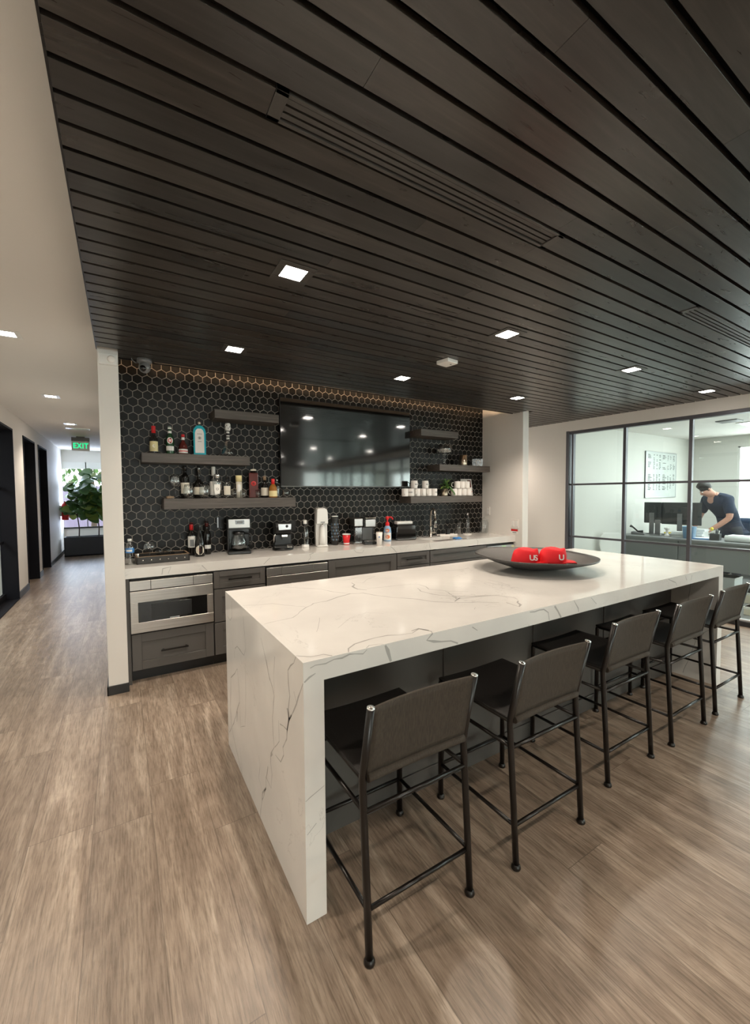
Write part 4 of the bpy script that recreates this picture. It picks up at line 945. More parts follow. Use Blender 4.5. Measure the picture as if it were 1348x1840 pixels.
bottle('liquor_bottle', 'slim white-necked bottle with white label behind the faceted shaker', 'bottle', 0.755, 4.19, SC_, wine_prof(0.034, 0.298, 0.0155, 0.6), M['tableglass'], M['whitelabel'], (0.0185, 0.215, 0.30), (0.034, 0.03, 0.16, 1.3), 'whitelabel')
def e_cry(t, a):
    g = G(); mx = RZ(a + PI / 2) @ T(0, -0.0455, 0.085) @ FACE_MY
    g.prism([(-0.026, 0.045), (0.026, 0.045), (0.028, 0.0), (0.02, -0.045), (-0.02, -0.045), (-0.028, 0.0)], 0, 0.0008, 'z', M['whitelabel'], mx)
    g.lathe([(0.008, 0.0009), (0.011, 0.0009), (0.011, 0.0012), (0.008, 0.0012)], M['ink'], seg=14, mx=mx); g.done('label', t)
bottle('cocktail_shaker', 'faceted clear decanter with shield label and round stopper, middle of lower left shelf', 'decanter', 0.768, 4.085, SC_, [(0, 0), (0.028, 0), (0.03, 0.01), (0.044, 0.13), (0.046, 0.16), (0.036, 0.175), (0.02, 0.185), (0.015, 0.19), (0, 0.192)], M['tableglass'], M['chrome'], (0.022, 0.188, 0.225), extra=e_cry, seg=10)
bottle('gin_bottle', 'clear bottle with slanted pale label and dark stopper right of faceted decanter', 'bottle', 0.868, 4.14, SC_, [(0, 0), (0.036, 0), (0.038, 0.008), (0.037, 0.11), (0.034, 0.14), (0.018, 0.168), (0.013, 0.175), (0.013, 0.19), (0, 0.19)], M['tableglass'], M['blackplastic'], (0.013, 0.187, 0.225), (0.0385, 0.03, 0.115, 0.85), 'label')
def tumbler(label, x, y, z, h, r, grp='drinking glasses on the lower left shelf', m='tableglass'):
    t = thing('tumbler_glass', label, 'glass', (x, y, z), 0, grp)
    g = G(); g.lathe([(0, 0), (r * 0.88, 0), (r, h), (r * 0.94, h), (r * 0.84, h * 0.14), (0, h * 0.12)], M[m], seg=20); g.done('bowl', t); return t
tumbler('small clear glass between the slanted label bottle and cream tube', 0.922, 4.085, SC_, 0.085, 0.026)
bottle('liquor_tube', 'tall cream gift tube standing on the lower left shelf', 'tube', 0.977, 4.13, SC_, [(0, 0), (0.028, 0), (0.028, 0.16), (0, 0.16)], M['label'], M['yellowlabel'], (0.0295, 0.158, 0.218), (0.0282, 0.06, 0.13, 0.6), 'whitelabel')
tumbler('small clear glass in front of the cream gift tube', 0.997, 4.062, SC_, 0.074, 0.027)
def e_red(t, a):
    g = G(); mx = RZ(a + PI / 2) @ T(0, -0.0355, 0.14) @ FACE_MY
    g.lathe([(0.016, 0), (0.024, 0), (0.024, 0.0007), (0.016, 0.0007)], M['redwax'], seg=18, mx=mx); g.lathe([(0.008, 0), (0.012, 0), (0.012, 0.0007), (0.008, 0.0007)], M['redwax'], seg=18, mx=mx); g.done('emblem', t)
tr = thing('liquor_bottle', 'tall square red-brown liquor bottle on the lower left shelf', 'bottle', (1.122, 4.14, SC_), 0, 'bottles on the bar shelves')
g = G(); a_ = facing(1.122, 4.14); g.box(-0.044, 0.044, -0.035, 0.035, 0, 0.245, M['brandy'], RZ(a_ + PI / 2)); g.done('body', tr, bevel=0.007, seg=3)
g = G(); g.lathe([(0, 0.244), (0.02, 0.244), (0.02, 0.255), (0.026, 0.257), (0.026, 0.282), (0, 0.283)], M['winebottle'], seg=16); g.lathe([(0.0265, 0.266), (0.0265, 0.282), (0, 0.284)], M['label'], seg=16); g.done('cap', tr); e_red(tr, a_)
tumbler('small clear glass in front of the square red-brown bottle', 1.142, 4.062, SC_, 0.078, 0.025)
bottle('whiskey_bottle', 'short dark bottle with beige label and cork stopper on the lower left shelf', 'bottle', 1.235, 4.15, SC_, [(0, 0), (0.034, 0), (0.036, 0.006), (0.036, 0.10), (0.03, 0.125), (0.014, 0.15), (0.0125, 0.18), (0, 0.18)], M['winebottle'], M['tan'], (0.016, 0.176, 0.215), (0.036, 0.02, 0.1, 1.3), 'label')
bottle('whiskey_bottle', 'bourbon bottle with dripping red wax top and yellow label', 'bottle', 1.302, 4.09, SC_, [(0, 0), (0.040, 0), (0.042, 0.006), (0.042, 0.075), (0.036, 0.105), (0.018, 0.135), (0, 0.136)], M['amber'], M['redwax'], (0.0175, 0.125, 0.188), (0.042, 0.012, 0.068, 1.35), 'yellowlabel', seg=20)
bottle('liquor_bottle', 'slim clear bottle half hidden behind the red wax bourbon bottle', 'bottle', 1.375, 4.19, SC_, wine_prof(0.026, 0.185, 0.011, 0.6), M['tableglass'], M['chrome'], (0.012, 0.168, 0.188))
tumbler('clear shot glass alone at the right end of the lower left shelf', 1.428, 4.085, SC_, 0.088, 0.038)

# ------------------------------------------------------------------ things on the back counter
CT = 0.9145
t = thing('water_bottle', 'clear plastic water bottle with blue and white label at the counter left end', 'bottle', (0.045, 3.90, CT), 0, 'bottles on the back counter')
g = G(); g.lathe([(0, 0.004), (0.02, 0), (0.029, 0.006), (0.031, 0.02), (0.029, 0.04), (0.031, 0.06), (0.0295, 0.078), (0.031, 0.09), (0.031, 0.14), (0.026, 0.165), (0.014, 0.185), (0.0125, 0.195), (0, 0.195)], M['tableglass'], seg=20); g.done('body', t)
g = G(); g.lathe([(0.0135, 0.192), (0.015, 0.193), (0.015, 0.210), (0, 0.211)], M['whiteplastic'], seg=16); g.done('cap', t)
g = G(); g.lathe([(0.0316, 0.098), (0.0316, 0.135)], M['bluelabel'], seg=20); arc(g, 0.0320, 0.108, 0.125, facing(0, 1) - 0.2, 0.7, M['whitelabel']); g.done('label', t)
t = thing('serving_tray', 'dark leather serving tray with studded side and tan rim on the counter', 'tray', (0.284, 3.99, CT), 0.03)
g = G(); hw, hd = 0.20, 0.13
for (x0, x1, y0, y1) in ((-hw, hw, -hd, -hd + 0.012), (-hw, hw, hd - 0.012, hd), (-hw, -hw + 0.012, -hd, hd), (hw - 0.012, hw, -hd, hd)): g.box(x0, x1, y0, y1, 0, 0.058, M['leather'])
g.box(-hw, hw, -hd, hd, 0, 0.008, M['leather']); g.done('body', t, bevel=0.002)
g = G()
for (x0, x1, y0, y1) in ((-hw, hw, -hd, -hd + 0.012), (-hw, hw, hd - 0.012, hd), (-hw, -hw + 0.012, -hd, hd), (hw - 0.012, hw, -hd, hd)): g.box(x0, x1, y0, y1, 0.058, 0.061, M['tan'])
g.done('rim', t)
for k in range(6):
    g = G(); g.lathe([(0.006, 0), (0.005, 0.003), (0, 0.0045)], M['nickel'], seg=10, mx=T(-0.155 + k * 0.063, -hd, 0.030) @ Matrix.Rotation(PI / 2, 4, 'X')); g.done('stud', t)
stem_glass('wine_glass', 'large round glass standing in the dark leather tray', 'glass', 0.190, 4.01, CT + 0.008, 0.150, 0.045, True, 'glasses in the leather tray')
def cutglass(lab, x, y):
    t = thing('lowball_glass', lab, 'glass', (x, y, CT + 0.008), 0, 'glasses in the leather tray')
    g = G(); g.lathe([(0, 0), (0.034, 0), (0.037, 0.01), (0.037, 0.072), (0.034, 0.072), (0.033, 0.014), (0, 0.012)], M['tableglass'], seg=16, smooth=False)
    for q in range(12): g.box(-0.003, 0.003, -0.039, -0.036, 0.01, 0.05, M['tableglass'], RZ(q * PI / 6) @ T(0, 0, 0.005) @ Matrix.Rotation(0.5, 4, 'Y') if False else RZ(q * PI / 6))
    g.done('bowl', t)
cutglass('cut glass lowball tumbler in the tray beside the large round glass', 0.272, 4.045); cutglass('cut glass lowball tumbler in the tray next to the corks', 0.350, 4.045)
t = thing('jigger', 'small steel jigger in the left corner of the leather tray', 'jigger', (0.102, 4.02, CT + 0.008), 0)
g = G(); g.lathe([(0.014, 0), (0.006, 0.028), (0.016, 0.062), (0.014, 0.062), (0.005, 0.028)], M['chrome'], seg=14); g.done('cup', t)
for k, (dx, dy, dz, rr) in enumerate(((0, 0, 0, 0.3), (0.04, 0.025, 0, 1.2), (0.015, 0.05, 0, 2.2))):
    g = G(); g.lathe([(0, -0.02), (0.0105, -0.02), (0.0115, 0.02), (0, 0.02)], M['cork'], seg=12, mx=Matrix.Rotation(PI / 2, 4, 'Y'))
    tag(g.done('wine_cork', loc=(0.425 + dx, 4.00 + dy, CT + 0.0195 + dz), rot=(0, 0, rr)), 'wine cork lying loose in the right end of the leather tray', 'cork', 'corks in the tray')
GB = 'wine bottles on the back counter'
bottle('wine_bottle', 'wine bottle with bright red capsule and portrait label behind the tray end', 'bottle', 0.548, 4.19, CT, wine_prof(0.034, 0.300), M['winebottle'], M['redwax'], (0.0165, 0.235, 0.303), (0.034, 0.075, 0.18, 1.2), 'whitelabel', grp=GB,
       extra=lambda t, a: (lambda g: (g.box(-0.014, 0.02, -0.0362, -0.0345, 0.085, 0.15, M['greyplastic'], RZ(a + PI / 2)), g.done('picture', t)))(G()))
def e_E(t, a):
    emblem(0, 0.062, 0.078, 0.088, M['label'], 0.0435)(t, a)
    g = G(); text_faces(g, 'E', 0.040, M['brandy'], RZ(a + PI / 2) @ T(0, -0.0462, 0.062) @ FACE_MY, 0.0004); g.done('lettering', t)
bottle('wine_bottle', 'dark sparkling wine bottle with round cream label lettered E', 'bottle', 0.600, 4.07, CT, [(0, 0), (0.040, 0), (0.043, 0.006), (0.043, 0.11), (0.038, 0.145), (0.022, 0.205), (0.016, 0.24), (0.0155, 0.288), (0, 0.29)], M['winebottle'], M['blackplastic'], (0.0165, 0.235, 0.292), grp=GB, extra=e_E)
bottle('wine_bottle', 'slender dark wine bottle with plum capsule and white band label', 'bottle', 0.682, 4.18, CT, wine_prof(0.034, 0.308), M['winebottle'], M['brandy'], (0.0165, 0.262, 0.311), (0.034, 0.055, 0.09, 1.3), 'whitelabel', grp=GB)
# drip coffee maker
t = thing('coffee_maker', 'black drip coffee maker with chrome top and glass carafe', 'coffee maker', (0.955, 4.09, CT), -0.16)
g = G(); g.box(-0.105, 0.105, -0.11, 0.12, 0, 0.03, M['blackplastic']); g.box(-0.105, 0.105, 0.05, 0.12, 0.03, 0.33, M['blackplastic']); g.box(-0.105, -0.085, -0.02, 0.06, 0.03, 0.26, M['blackplastic']); g.box(-0.105, 0.105, -0.10, 0.12, 0.235, 0.335, M['blackplastic']); g.done('body', t, bevel=0.008, seg=3)
g = G(); g.box(-0.095, 0.095, -0.106, -0.098, 0.252, 0.332, M['satin']); g.box(-0.035, 0.045, -0.108, -0.105, 0.285, 0.322, M['blackglass']); g.box(-0.02, 0.03, -0.109, -0.1075, 0.295, 0.313, M['greyplastic']); g.done('control_panel', t, bevel=0.002)
g = G(); g.lathe([(0, 0), (0.062, 0), (0.074, 0.03), (0.072, 0.09), (0.052, 0.14), (0.05, 0.15), (0.047, 0.15), (0.049, 0.14), (0.069, 0.09), (0.071, 0.03), (0.06, 0.004)], M['tableglass'], (0, -0.03, 0.034), 24); g.done('carafe', t)
g = G(); g.lathe([(0, 0.004), (0.068, 0.006), (0.070, 0.03), (0.069, 0.045), (0, 0.045)], M['winebottle'], (0, -0.03, 0.034), 24); g.done('coffee', t)
g = G(); g.lathe([(0.05, 0.145), (0.055, 0.15), (0.052, 0.175), (0, 0.18)], M['blackplastic'], (0, -0.03, 0.034), 20); g.tube([(0.05, -0.04, 0.19), (0.10, -0.06, 0.19), (0.112, -0.065, 0.16), (0.11, -0.065, 0.09), (0.08, -0.05, 0.07)], 0.009, M['blackplastic']); g.done('carafe_handle', t)
# small espresso machine
t = thing('espresso_machine', 'small black espresso machine with silver face beside the drip coffee maker', 'coffee machine', (1.395, 4.09, CT), -0.22)
g = G(); g.lathe([(0, 0), (0.105, 0), (0.11, 0.012), (0.10, 0.03), (0, 0.032)], M['blackplastic'], seg=28); g.box(-0.085, 0.085, 0.0, 0.11, 0.02, 0.27, M['blackplastic']); g.prism([(-0.09, 0.18), (-0.06, 0.155), (0.09, 0.155), (0.11, 0.22), (0.10, 0.275), (-0.075, 0.28), (-0.1, 0.24)], -0.078, 0.075, 'x', M['blackplastic']); g.done('body', t, bevel=0.008, seg=3)
g = G(); g.prism([(-0.05, 0.205), (0.072, 0.21), (0.076, 0.268), (-0.058, 0.27)], -0.108, -0.088, 'y', M['alu']); g.lathe([(0, 0.002), (0.012, 0.001), (0.014, 0)], M['ink'], seg=14, mx=T(0.03, -0.108, 0.245) @ Matrix.Rotation(PI / 2, 4, 'X')); g.done('face_plate', t, bevel=0.004)
g = G(); g.box(-0.02, 0.04, -0.08, -0.05, 0.135, 0.16, M['chrome']); g.box(-0.015, 0.0, -0.075, -0.06, 0.11, 0.135, M['blackplastic']); g.done('spout', t, bevel=0.003)
g = G(); g.tube([(-0.085, -0.02, 0.08), (-0.088, -0.035, 0.15), (-0.07, -0.04, 0.16)], 0.012, M['chrome']); g.done('steam_wand', t)
g = G(); g.prism([(-0.11, 0.03), (0.01, 0.03), (0.01, 0.055), (-0.10, 0.048)], -0.095, 0.095, 'x', M['blackplastic']); g.box(0.03, 0.08, -0.112, -0.09, 0.03, 0.06, M['chrome']); g.done('drip_tray', t, bevel=0.005)
g = G(); g.tube([(-0.07, 0.11, 0.05), (-0.12, 0.13, 0.03), (-0.18, 0.14, 0.1), (-0.19, 0.172, 0.22)], 0.004, M['blackplastic']); g.done('cord', t)
g = G(); g.box(-0.035, 0.035, -0.006, 0, -0.057, 0.057, M['blackplastic']); g.box(-0.018, 0.018, -0.009, -0.005, -0.04, -0.008, M['base']); g.box(-0.018, 0.018, -0.009, -0.005, 0.008, 0.04, M['base'])
tag(g.done('wall_outlet', loc=(1.57, YW - 0.0045, 1.14), bevel=0.001), 'black power outlet on the tiles right of the espresso machine', 'outlet')
g = G(); g.box(-0.035, 0.035, -0.006, 0, -0.057, 0.057, M['blackplastic']); g.box(-0.03, -0.02, -0.0075, -0.005, -0.05, 0.05, M['alu'])
tag(g.done('wall_outlet', loc=(0.825, YW - 0.0045, 1.205), bevel=0.001), 'black power outlet on the tiles left of the drip coffee maker', 'outlet')
def sodabottle(lab, x, y, h=0.262, capm='whiteplastic'):
    t = thing('carbonating_bottle', lab, 'bottle', (x, y, CT), 0, 'bottles on the back counter')
    g = G(); g.lathe([(0, 0.0), (0.036, 0.0), (0.038, 0.03), (0.037, 0.04), (0.039, 0.06), (0.036, 0.11), (0.038, 0.15), (0.03, 0.20), (0.018, 0.235), (0.016, h)], M['tableglass'], seg=22); g.done('body', t)
    g = G(); g.lathe([(0.0385, 0), (0.039, 0.005), (0.039, 0.028), (0, 0.03)], M[capm], seg=22); g.done('base', t)
    g = G(); g.lathe([(0.0195, h - 0.012), (0.020, h - 0.01), (0.020, h + 0.022), (0.017, h + 0.026), (0, h + 0.026)], M[capm], seg=18); g.done('cap', t)
sodabottle('clear waisted bottle with white cap between the espresso machine and soda maker', 1.655, 4.13)
t = thing('soda_maker', 'tall white soda maker standing on the counter', 'soda maker', (1.832, 4.10, CT), -0.28)
g = G(); pr = [(-0.062, 0), (0.062, 0), (0.062, 0.20), (0.058, 0.37), (0.05, 0.405), (0.035, 0.415), (-0.04, 0.415), (-0.055, 0.40), (-0.06, 0.36), (-0.064, 0.20)]
g.prism(pr, 0.0, 0.11, 'y', M['whiteplastic']); g.prism([(-0.062, 0.245), (0.062, 0.245), (0.058, 0.37), (0.05, 0.40), (0.035, 0.41), (-0.04, 0.41), (-0.055, 0.40), (-0.06, 0.36)], -0.07, 0.01, 'y', M['whiteplastic']); g.box(-0.06, 0.06, -0.07, 0.01, 0, 0.02, M['whiteplastic']); g.done('body', t, bevel=0.012, seg=4)
g = G(); g.lathe([(0.0, 0.02), (0.036, 0.02), (0.038, 0.06), (0.034, 0.12), (0.03, 0.19), (0.015, 0.235), (0.013, 0.25)], M['whiteplastic'], (0.005, -0.03, 0.0), 20); g.done('bottle_holder', t)
g = G(); g.box(-0.02, 0.025, -0.08, -0.069, 0.262, 0.27, M['greyplastic']); g.tube([(0.0, -0.065, 0.25), (0.01, -0.07, 0.225)], 0.007, M['chrome']); g.done('lever', t)
t = thing('shaker_bottle', 'dark patterned tumbler bottle with white topped lid beside the white soda maker', 'bottle', (2.010, 4.14, CT), 0, 'bottles on the back counter')
g = G(); g.lathe([(0, 0), (0.036, 0), (0.04, 0.01), (0.038, 0.12), (0.042, 0.26), (0.04, 0.275), (0, 0.276)], M['blackplastic'], seg=20); g.done('body', t)
g = G()
for q in range(14):
    for zz in range(6): g.box(-0.003, 0.003, -0.0425, -0.036, 0.05 + zz * 0.034, 0.07 + zz * 0.034, M['softblue' if (q + zz) % 3 == 0 else 'greyplastic'], RZ(q * PI / 7))
g.done('pattern', t)
g = G(); g.lathe([(0.043, 0.272), (0.043, 0.30), (0.03, 0.31), (0, 0.31)], M['blackplastic'], seg=20); g.lathe([(0, 0.310), (0.036, 0.311), (0.036, 0.322), (0, 0.323)], M['whiteplastic'], seg=20); g.done('lid', t)
t = thing('party_cup', 'red plastic party cup with white rim on the counter', 'cup', (2.120, 4.075, CT))
g = G(); g.lathe([(0, 0), (0.031, 0), (0.033, 0.02), (0.034, 0.022), (0.044, 0.113), (0.042, 0.113), (0.031, 0.006), (0, 0.006)], M['red'], seg=26); g.done('body', t)
g = G(); g.lathe([(0.0425, 0.112), (0.047, 0.112), (0.048, 0.117), (0.047, 0.121), (0.0425, 0.121), (0.041, 0.118), (0.033, 0.008)], M['whiteplastic'], seg=26); g.done('rim', t)
# pod coffee maker
t = thing('pod_coffee_maker', 'silver and black pod coffee maker next to the red cup', 'coffee maker', (2.335, 4.055, CT), -0.30)
g = G(); g.box(-0.04, 0.115, 0.02, 0.17, 0, 0.27, M['blackplastic']); g.box(-0.03, 0.115, -0.13, 0.03, 0, 0.035, M['blackplastic']); g.prism([(-0.14, 0.19), (0.16, 0.19), (0.16, 0.285), (0.02, 0.31), (-0.11, 0.30), (-0.145, 0.25)], -0.035, 0.11, 'x', M['blackplastic']); g.done('body', t, bevel=0.01, seg=3)
g = G(); g.box(-0.13, -0.04, -0.10, 0.16, 0.01, 0.20, M['tableglass']); g.done('water_tank', t, bevel=0.01, seg=3)
g = G(); g.box(-0.135, -0.035, -0.11, 0.165, 0.205, 0.292, M['satin']); g.box(-0.02, 0.098, -0.152, -0.138, 0.20, 0.285, M['satin']); g.done('silver_trim', t, bevel=0.006, seg=3)
g = G(); g.prism([(-0.16, 0.292), (-0.10, 0.31), (0.0, 0.318), (0.0, 0.326), (-0.11, 0.32), (-0.17, 0.304)], -0.02, 0.10, 'x', M['chrome']); g.done('handle', t, bevel=0.003)
g = G(); g.box(-0.015, 0.095, 0.012, 0.02, 0.04, 0.19, M['greyplastic']); g.box(-0.02, 0.1, -0.12, 0.0, 0.036, 0.042, M['satin']); g.done('drip_tray', t, bevel=0.002)
t = thing('paper_cup', 'tall white paper cup with small dark dot in front of the pod coffee maker', 'cup', (2.372, 3.79, CT))
g = G(); g.lathe([(0, 0), (0.026, 0), (0.036, 0.148), (0.033, 0.148), (0.024, 0.005), (0, 0.005)], M['ceramic'], seg=24); g.lathe([(0.0345, 0.147), (0.0375, 0.149), (0.0345, 0.151)], M['tan'], seg=24); g.done('body', t)
emblem(0, 0.098, 0.014, 0.016, M['bluelabel'], 0.034)(t, facing(2.372, 3.79))
t = thing('soap_bottle', 'blue soap bottle with red pump head and orange label on the counter', 'soap bottle', (2.70, 4.13, CT), -0.55)
g = G(); g.lathe([(0, 0), (0.043, 0), (0.047, 0.01), (0.047, 0.11), (0.040, 0.155), (0.022, 0.185), (0, 0.186)], M['softblue'], seg=24); g.done('body', t)
g = G(); g.lathe([(0.024, 0.182), (0.025, 0.215), (0.016, 0.222), (0.009, 0.226), (0.009, 0.255), (0.02, 0.262), (0.022, 0.29), (0, 0.296)], M['red'], seg=18); g.tube([(0, 0, 0.282), (0.04, -0.01, 0.285), (0.06, -0.015, 0.272), (0.062, -0.016, 0.255)], 0.009, M['red']); g.done('pump', t)
def oval(g, cx, z, w, h, m, ra, a, n=14):
    vs = []
    for i in range(n):
        p = a + cx / ra + w / ra / 2 * math.cos(2 * PI * i / n); q = z + h / 2 * math.sin(2 * PI * i / n)
        vs.append(g.bm.verts.new(((ra + 0.0012) * math.cos(p), (ra + 0.0012) * math.sin(p), q)))
    g._set([g.bm.faces.new(vs)], m)
g = G(); a_ = facing(2.70, 4.13) + 0.55; arc(g, 0.0475, 0.015, 0.10, a_, 1.1, M['whitelabel']); oval(g, 0.0, 0.128, 0.05, 0.045, M['orange'], 0.0472, a_); oval(g, 0.005, 0.052, 0.055, 0.045, M['orange'], 0.0488, a_); oval(g, -0.006, 0.125, 0.03, 0.018, M['whitelabel'], 0.0486, a_); g.done('label', t)
# toaster
t = thing('toaster', 'glossy black toaster with white item lying on top', 'toaster', (2.935, 4.13, CT), -0.18)
g = G(); g.prism([(-0.135, 0.0), (0.135, 0.0), (0.138, 0.02), (0.13, 0.16), (0.115, 0.19), (-0.115, 0.19), (-0.13, 0.16), (-0.138, 0.02)], -0.085, 0.085, 'y', M['blackglass']); g.done('body', t, bevel=0.012, seg=3)
g = G(); g.box(0.136, 0.150, -0.02, 0.02, 0.11, 0.125, M['blackplastic']); g.box(-0.12, 0.12, -0.088, -0.084, 0.012, 0.02, M['greyplastic']); g.done('lever', t)
g = G(); g.box(-0.10, 0.10, -0.05, -0.025, 0.185, 0.192, M['base']); g.box(-0.10, 0.10, 0.025, 0.05, 0.185, 0.192, M['base']); g.done('slots', t)
g = G(); g.box(-0.105, 0.105, -0.045, 0.045, 0.0, 0.032, M['whiteplastic']); tag(g.done('napkin_box', loc=(2.93, 4.125, CT + 0.1935), rot=(0, 0, -0.18), bevel=0.006), 'flat white box resting on top of the black toaster', 'box')
# faucet
t = thing('kitchen_faucet', 'curved brushed nickel pull-down faucet behind the sink', 'faucet', (3.405, 4.185, CT), -0.35)
g = G(); g.lathe([(0, 0), (0.027, 0), (0.027, 0.008), (0.020, 0.012), (0.018, 0.11), (0.0145, 0.13)], M['nickel'], seg=20)
pts = [(0, 0, 0.12), (0, 0, 0.27)] + [(0, -0.085 + 0.085 * math.cos(q * PI / 10), 0.27 + 0.10 * math.sin(q * PI / 10)) for q in range(1, 10)] + [(0, -0.172, 0.25)]
g.tube(pts, 0.0125, M['nickel'], 14); g.done('spout', t)
g = G(); g.tube([(0, -0.172, 0.25), (0.0, -0.178, 0.20), (0.0, -0.182, 0.135)], [0.013, 0.0175, 0.019], M['chrome'], 14); g.box(-0.006, 0.006, -0.205, -0.198, 0.16, 0.20, M['blackplastic']); g.done('spray_head', t)
g = G(); g.tube([(0.015, 0, 0.055), (0.055, -0.005, 0.058), (0.062, -0.005, 0.06)], 0.013, M['nickel'], 12); g.tube([(0.055, -0.005, 0.06), (0.03, -0.03, 0.115)], [0.006, 0.005], M['nickel'], 10); g.done('handle', t)
t = thing('sponge_tray', 'white rectangular tray behind the sink', 'tray', (3.70, 4.20, CT), -0.1)
g = G(); g.box(-0.14, 0.14, -0.04, 0.04, 0, 0.012, M['ceramic']); g.box(-0.14, 0.14, -0.04, -0.034, 0.012, 0.02, M['ceramic']); g.box(-0.14, 0.14, 0.034, 0.04, 0.012, 0.02, M['ceramic']); g.done('body', t, bevel=0.003)
t = thing('soap_dispenser', 'short black soap dispenser standing on the white tray', 'dispenser', (3.71, 4.20, CT + 0.0125))
g = G(); g.lathe([(0, 0), (0.03, 0), (0.032, 0.01), (0.032, 0.07), (0.02, 0.082), (0, 0.083)], M['blackplastic'], seg=18); g.done('body', t); g = G(); g.tube([(0, 0, 0.08), (0, 0, 0.11), (0, -0.03, 0.11)], 0.005, M['blackplastic']); g.done('pump', t)
tumbler('grey smoked plastic tumbler beside the black soap dispenser', 3.865, 4.17, CT, 0.188, 0.042, 'cups by the sink')
t = thing('bottle_coaster', 'flat white coaster under the tall clear bottle by the wing wall', 'coaster', (4.035, 4.17, CT)); g = G(); g.lathe([(0, 0), (0.06, 0), (0.062, 0.005), (0.058, 0.01), (0, 0.01)], M['ceramic'], seg=26); g.done('body', t)
t = thing('carbonating_bottle', 'tall clear bottle with silver cap standing on the white coaster', 'bottle', (4.035, 4.17, CT + 0.0105), 0, 'bottles on the back counter')
g = G(); g.lathe([(0, 0.0), (0.032, 0.0), (0.035, 0.02), (0.033, 0.06), (0.035, 0.11), (0.033, 0.15), (0.024, 0.20), (0.013, 0.24), (0.012, 0.262), (0, 0.262)], M['tableglass'], seg=22); g.done('body', t); g = G(); g.lathe([(0.013, 0.252), (0.0155, 0.253), (0.0155, 0.285), (0, 0.287)], M['chrome'], seg=16); g.done('cap', t)
t = thing('glass_jar', 'wide lidded glass canister in the corner against the wing wall', 'jar', (4.33, 4.14, CT))
g = G(); g.lathe([(0, 0), (0.056, 0), (0.06, 0.01), (0.06, 0.15), (0.05, 0.175), (0.05, 0.185), (0.046, 0.185), (0.046, 0.172), (0.056, 0.148), (0.056, 0.012), (0, 0.008)], M['tableglass'], seg=24); g.done('body', t); g = G(); g.lathe([(0, 0.186), (0.054, 0.187), (0.056, 0.20), (0.02, 0.212), (0.012, 0.225), (0, 0.235)], M['tableglass'], seg=24); g.done('lid', t)
g = G(); rng = random.Random(3); n = 9
grid = [[g.bm.verts.new((-0.05 + 0.10 * i / n, -0.035 + 0.07 * j / n, 0.018 + rng.uniform(-0.012, 0.02) * (1 if 0 < i < n and 0 < j < n else 0.2))) for i in range(n + 1)] for j in range(n + 1)]
g._set([g.bm.faces.new((grid[j][i], grid[j][i + 1], grid[j + 1][i + 1], grid[j + 1][i])) for i in range(n) for j in range(n)], M['bluelabel'], True)
tag(g.done('dish_cloth', loc=(3.52, SY0 + 0.045, 0.9), solid=0.006), 'crumpled blue cloth hanging over the sink edge', 'cloth')
# switch and notice on the right wing wall
g = G(); g.box(-0.006, 0, -0.062, 0.062, -0.06, 0.06, M['ceramic']); g.box(-0.009, -0.005, -0.045, -0.010, -0.034, 0.034, M['whiteplastic']); g.box(-0.009, -0.005, 0.010, 0.045, -0.034, 0.034, M['whiteplastic'])
tag(g.done('light_switch', loc=(4.4315, 3.693, 1.07), bevel=0.001), 'white double light switch plate on the right wing wall', 'light switch')
g = G(); g.box(-0.001, 0, -0.055, 0.055, -0.03, 0.03, M['whitelabel']); g.box(-0.0016, -0.0008, -0.055, 0.055, 0.004, 0.03, M['redwax']); g.box(-0.0016, -0.0008, -0.03, 0.03, -0.018, -0.010, M['greyplastic'])
tag(g.done('notice_label', loc=(4.4315, 3.70, 0.967)), 'small red and white notice stuck below the light switch', 'sign')
g = G(); g.box(-0.006, 0, -0.035, 0.035, -0.057, 0.057, M['ceramic']); g.box(-0.008, -0.005, -0.016, 0.016, 0.008, 0.038, M['whiteplastic']); g.box(-0.008, -0.005, -0.016, 0.016, -0.038, -0.008, M['whiteplastic'])
tag(g.done('wall_outlet', loc=(4.4315, 4.165, 1.225), bevel=0.001), 'white power outlet on the right wing wall above the glass jar', 'outlet')

# ------------------------------------------------------------------ right shelves
ZE = 1.8455; ZF = 1.4435
t = thing('trifle_bowl', 'footed clear glass bowl of white candy on the middle right shelf', 'glass bowl', (3.60, 4.15, ZE))
g = G(); g.lathe([(0.098, 0.155), (0.10, 0.155), (0.10, 0.262), (0.096, 0.262), (0.095, 0.16), (0, 0.158), (0, 0.15), (0.06, 0.15), (0.098, 0.155)], M['tableglass'], seg=28); g.done('bowl', t)
g = G(); g.lathe([(0, 0), (0.055, 0), (0.055, 0.005), (0.02, 0.015), (0.012, 0.03), (0.024, 0.055), (0.026, 0.075), (0.012, 0.10), (0.014, 0.125), (0.04, 0.148), (0, 0.15)], M['tableglass'], seg=22); g.done('foot', t)
g = G(); rng = random.Random(5)
for q in range(70):
    r_ = 0.08 * math.sqrt(rng.random()); a_ = rng.random() * 2 * PI; g.ball((r_ * math.cos(a_), r_ * math.sin(a_), 0.172 + 0.03 * rng.random()), 0.012, M['marshmallow'], seg=6)
o = g.done('candy', None, loc=(3.60, 4.15, ZE)); tag(o, 'white candies heaped inside the footed glass bowl', 'candy', kind='stuff')
t = thing('metal_cup', 'champagne coloured metal cup on the middle right shelf', 'cup', (3.93, 4.14, ZE)); g = G(); g.lathe([(0, 0), (0.05, 0), (0.052, 0.004), (0.052, 0.142), (0.049, 0.142), (0.049, 0.006), (0, 0.006)], M['gold'], seg=28); g.done('body', t)
t = thing('glass_block', 'clear glass award block with round mark at the end of the middle right shelf', 'award', (4.19, 4.14, ZE), -0.6)
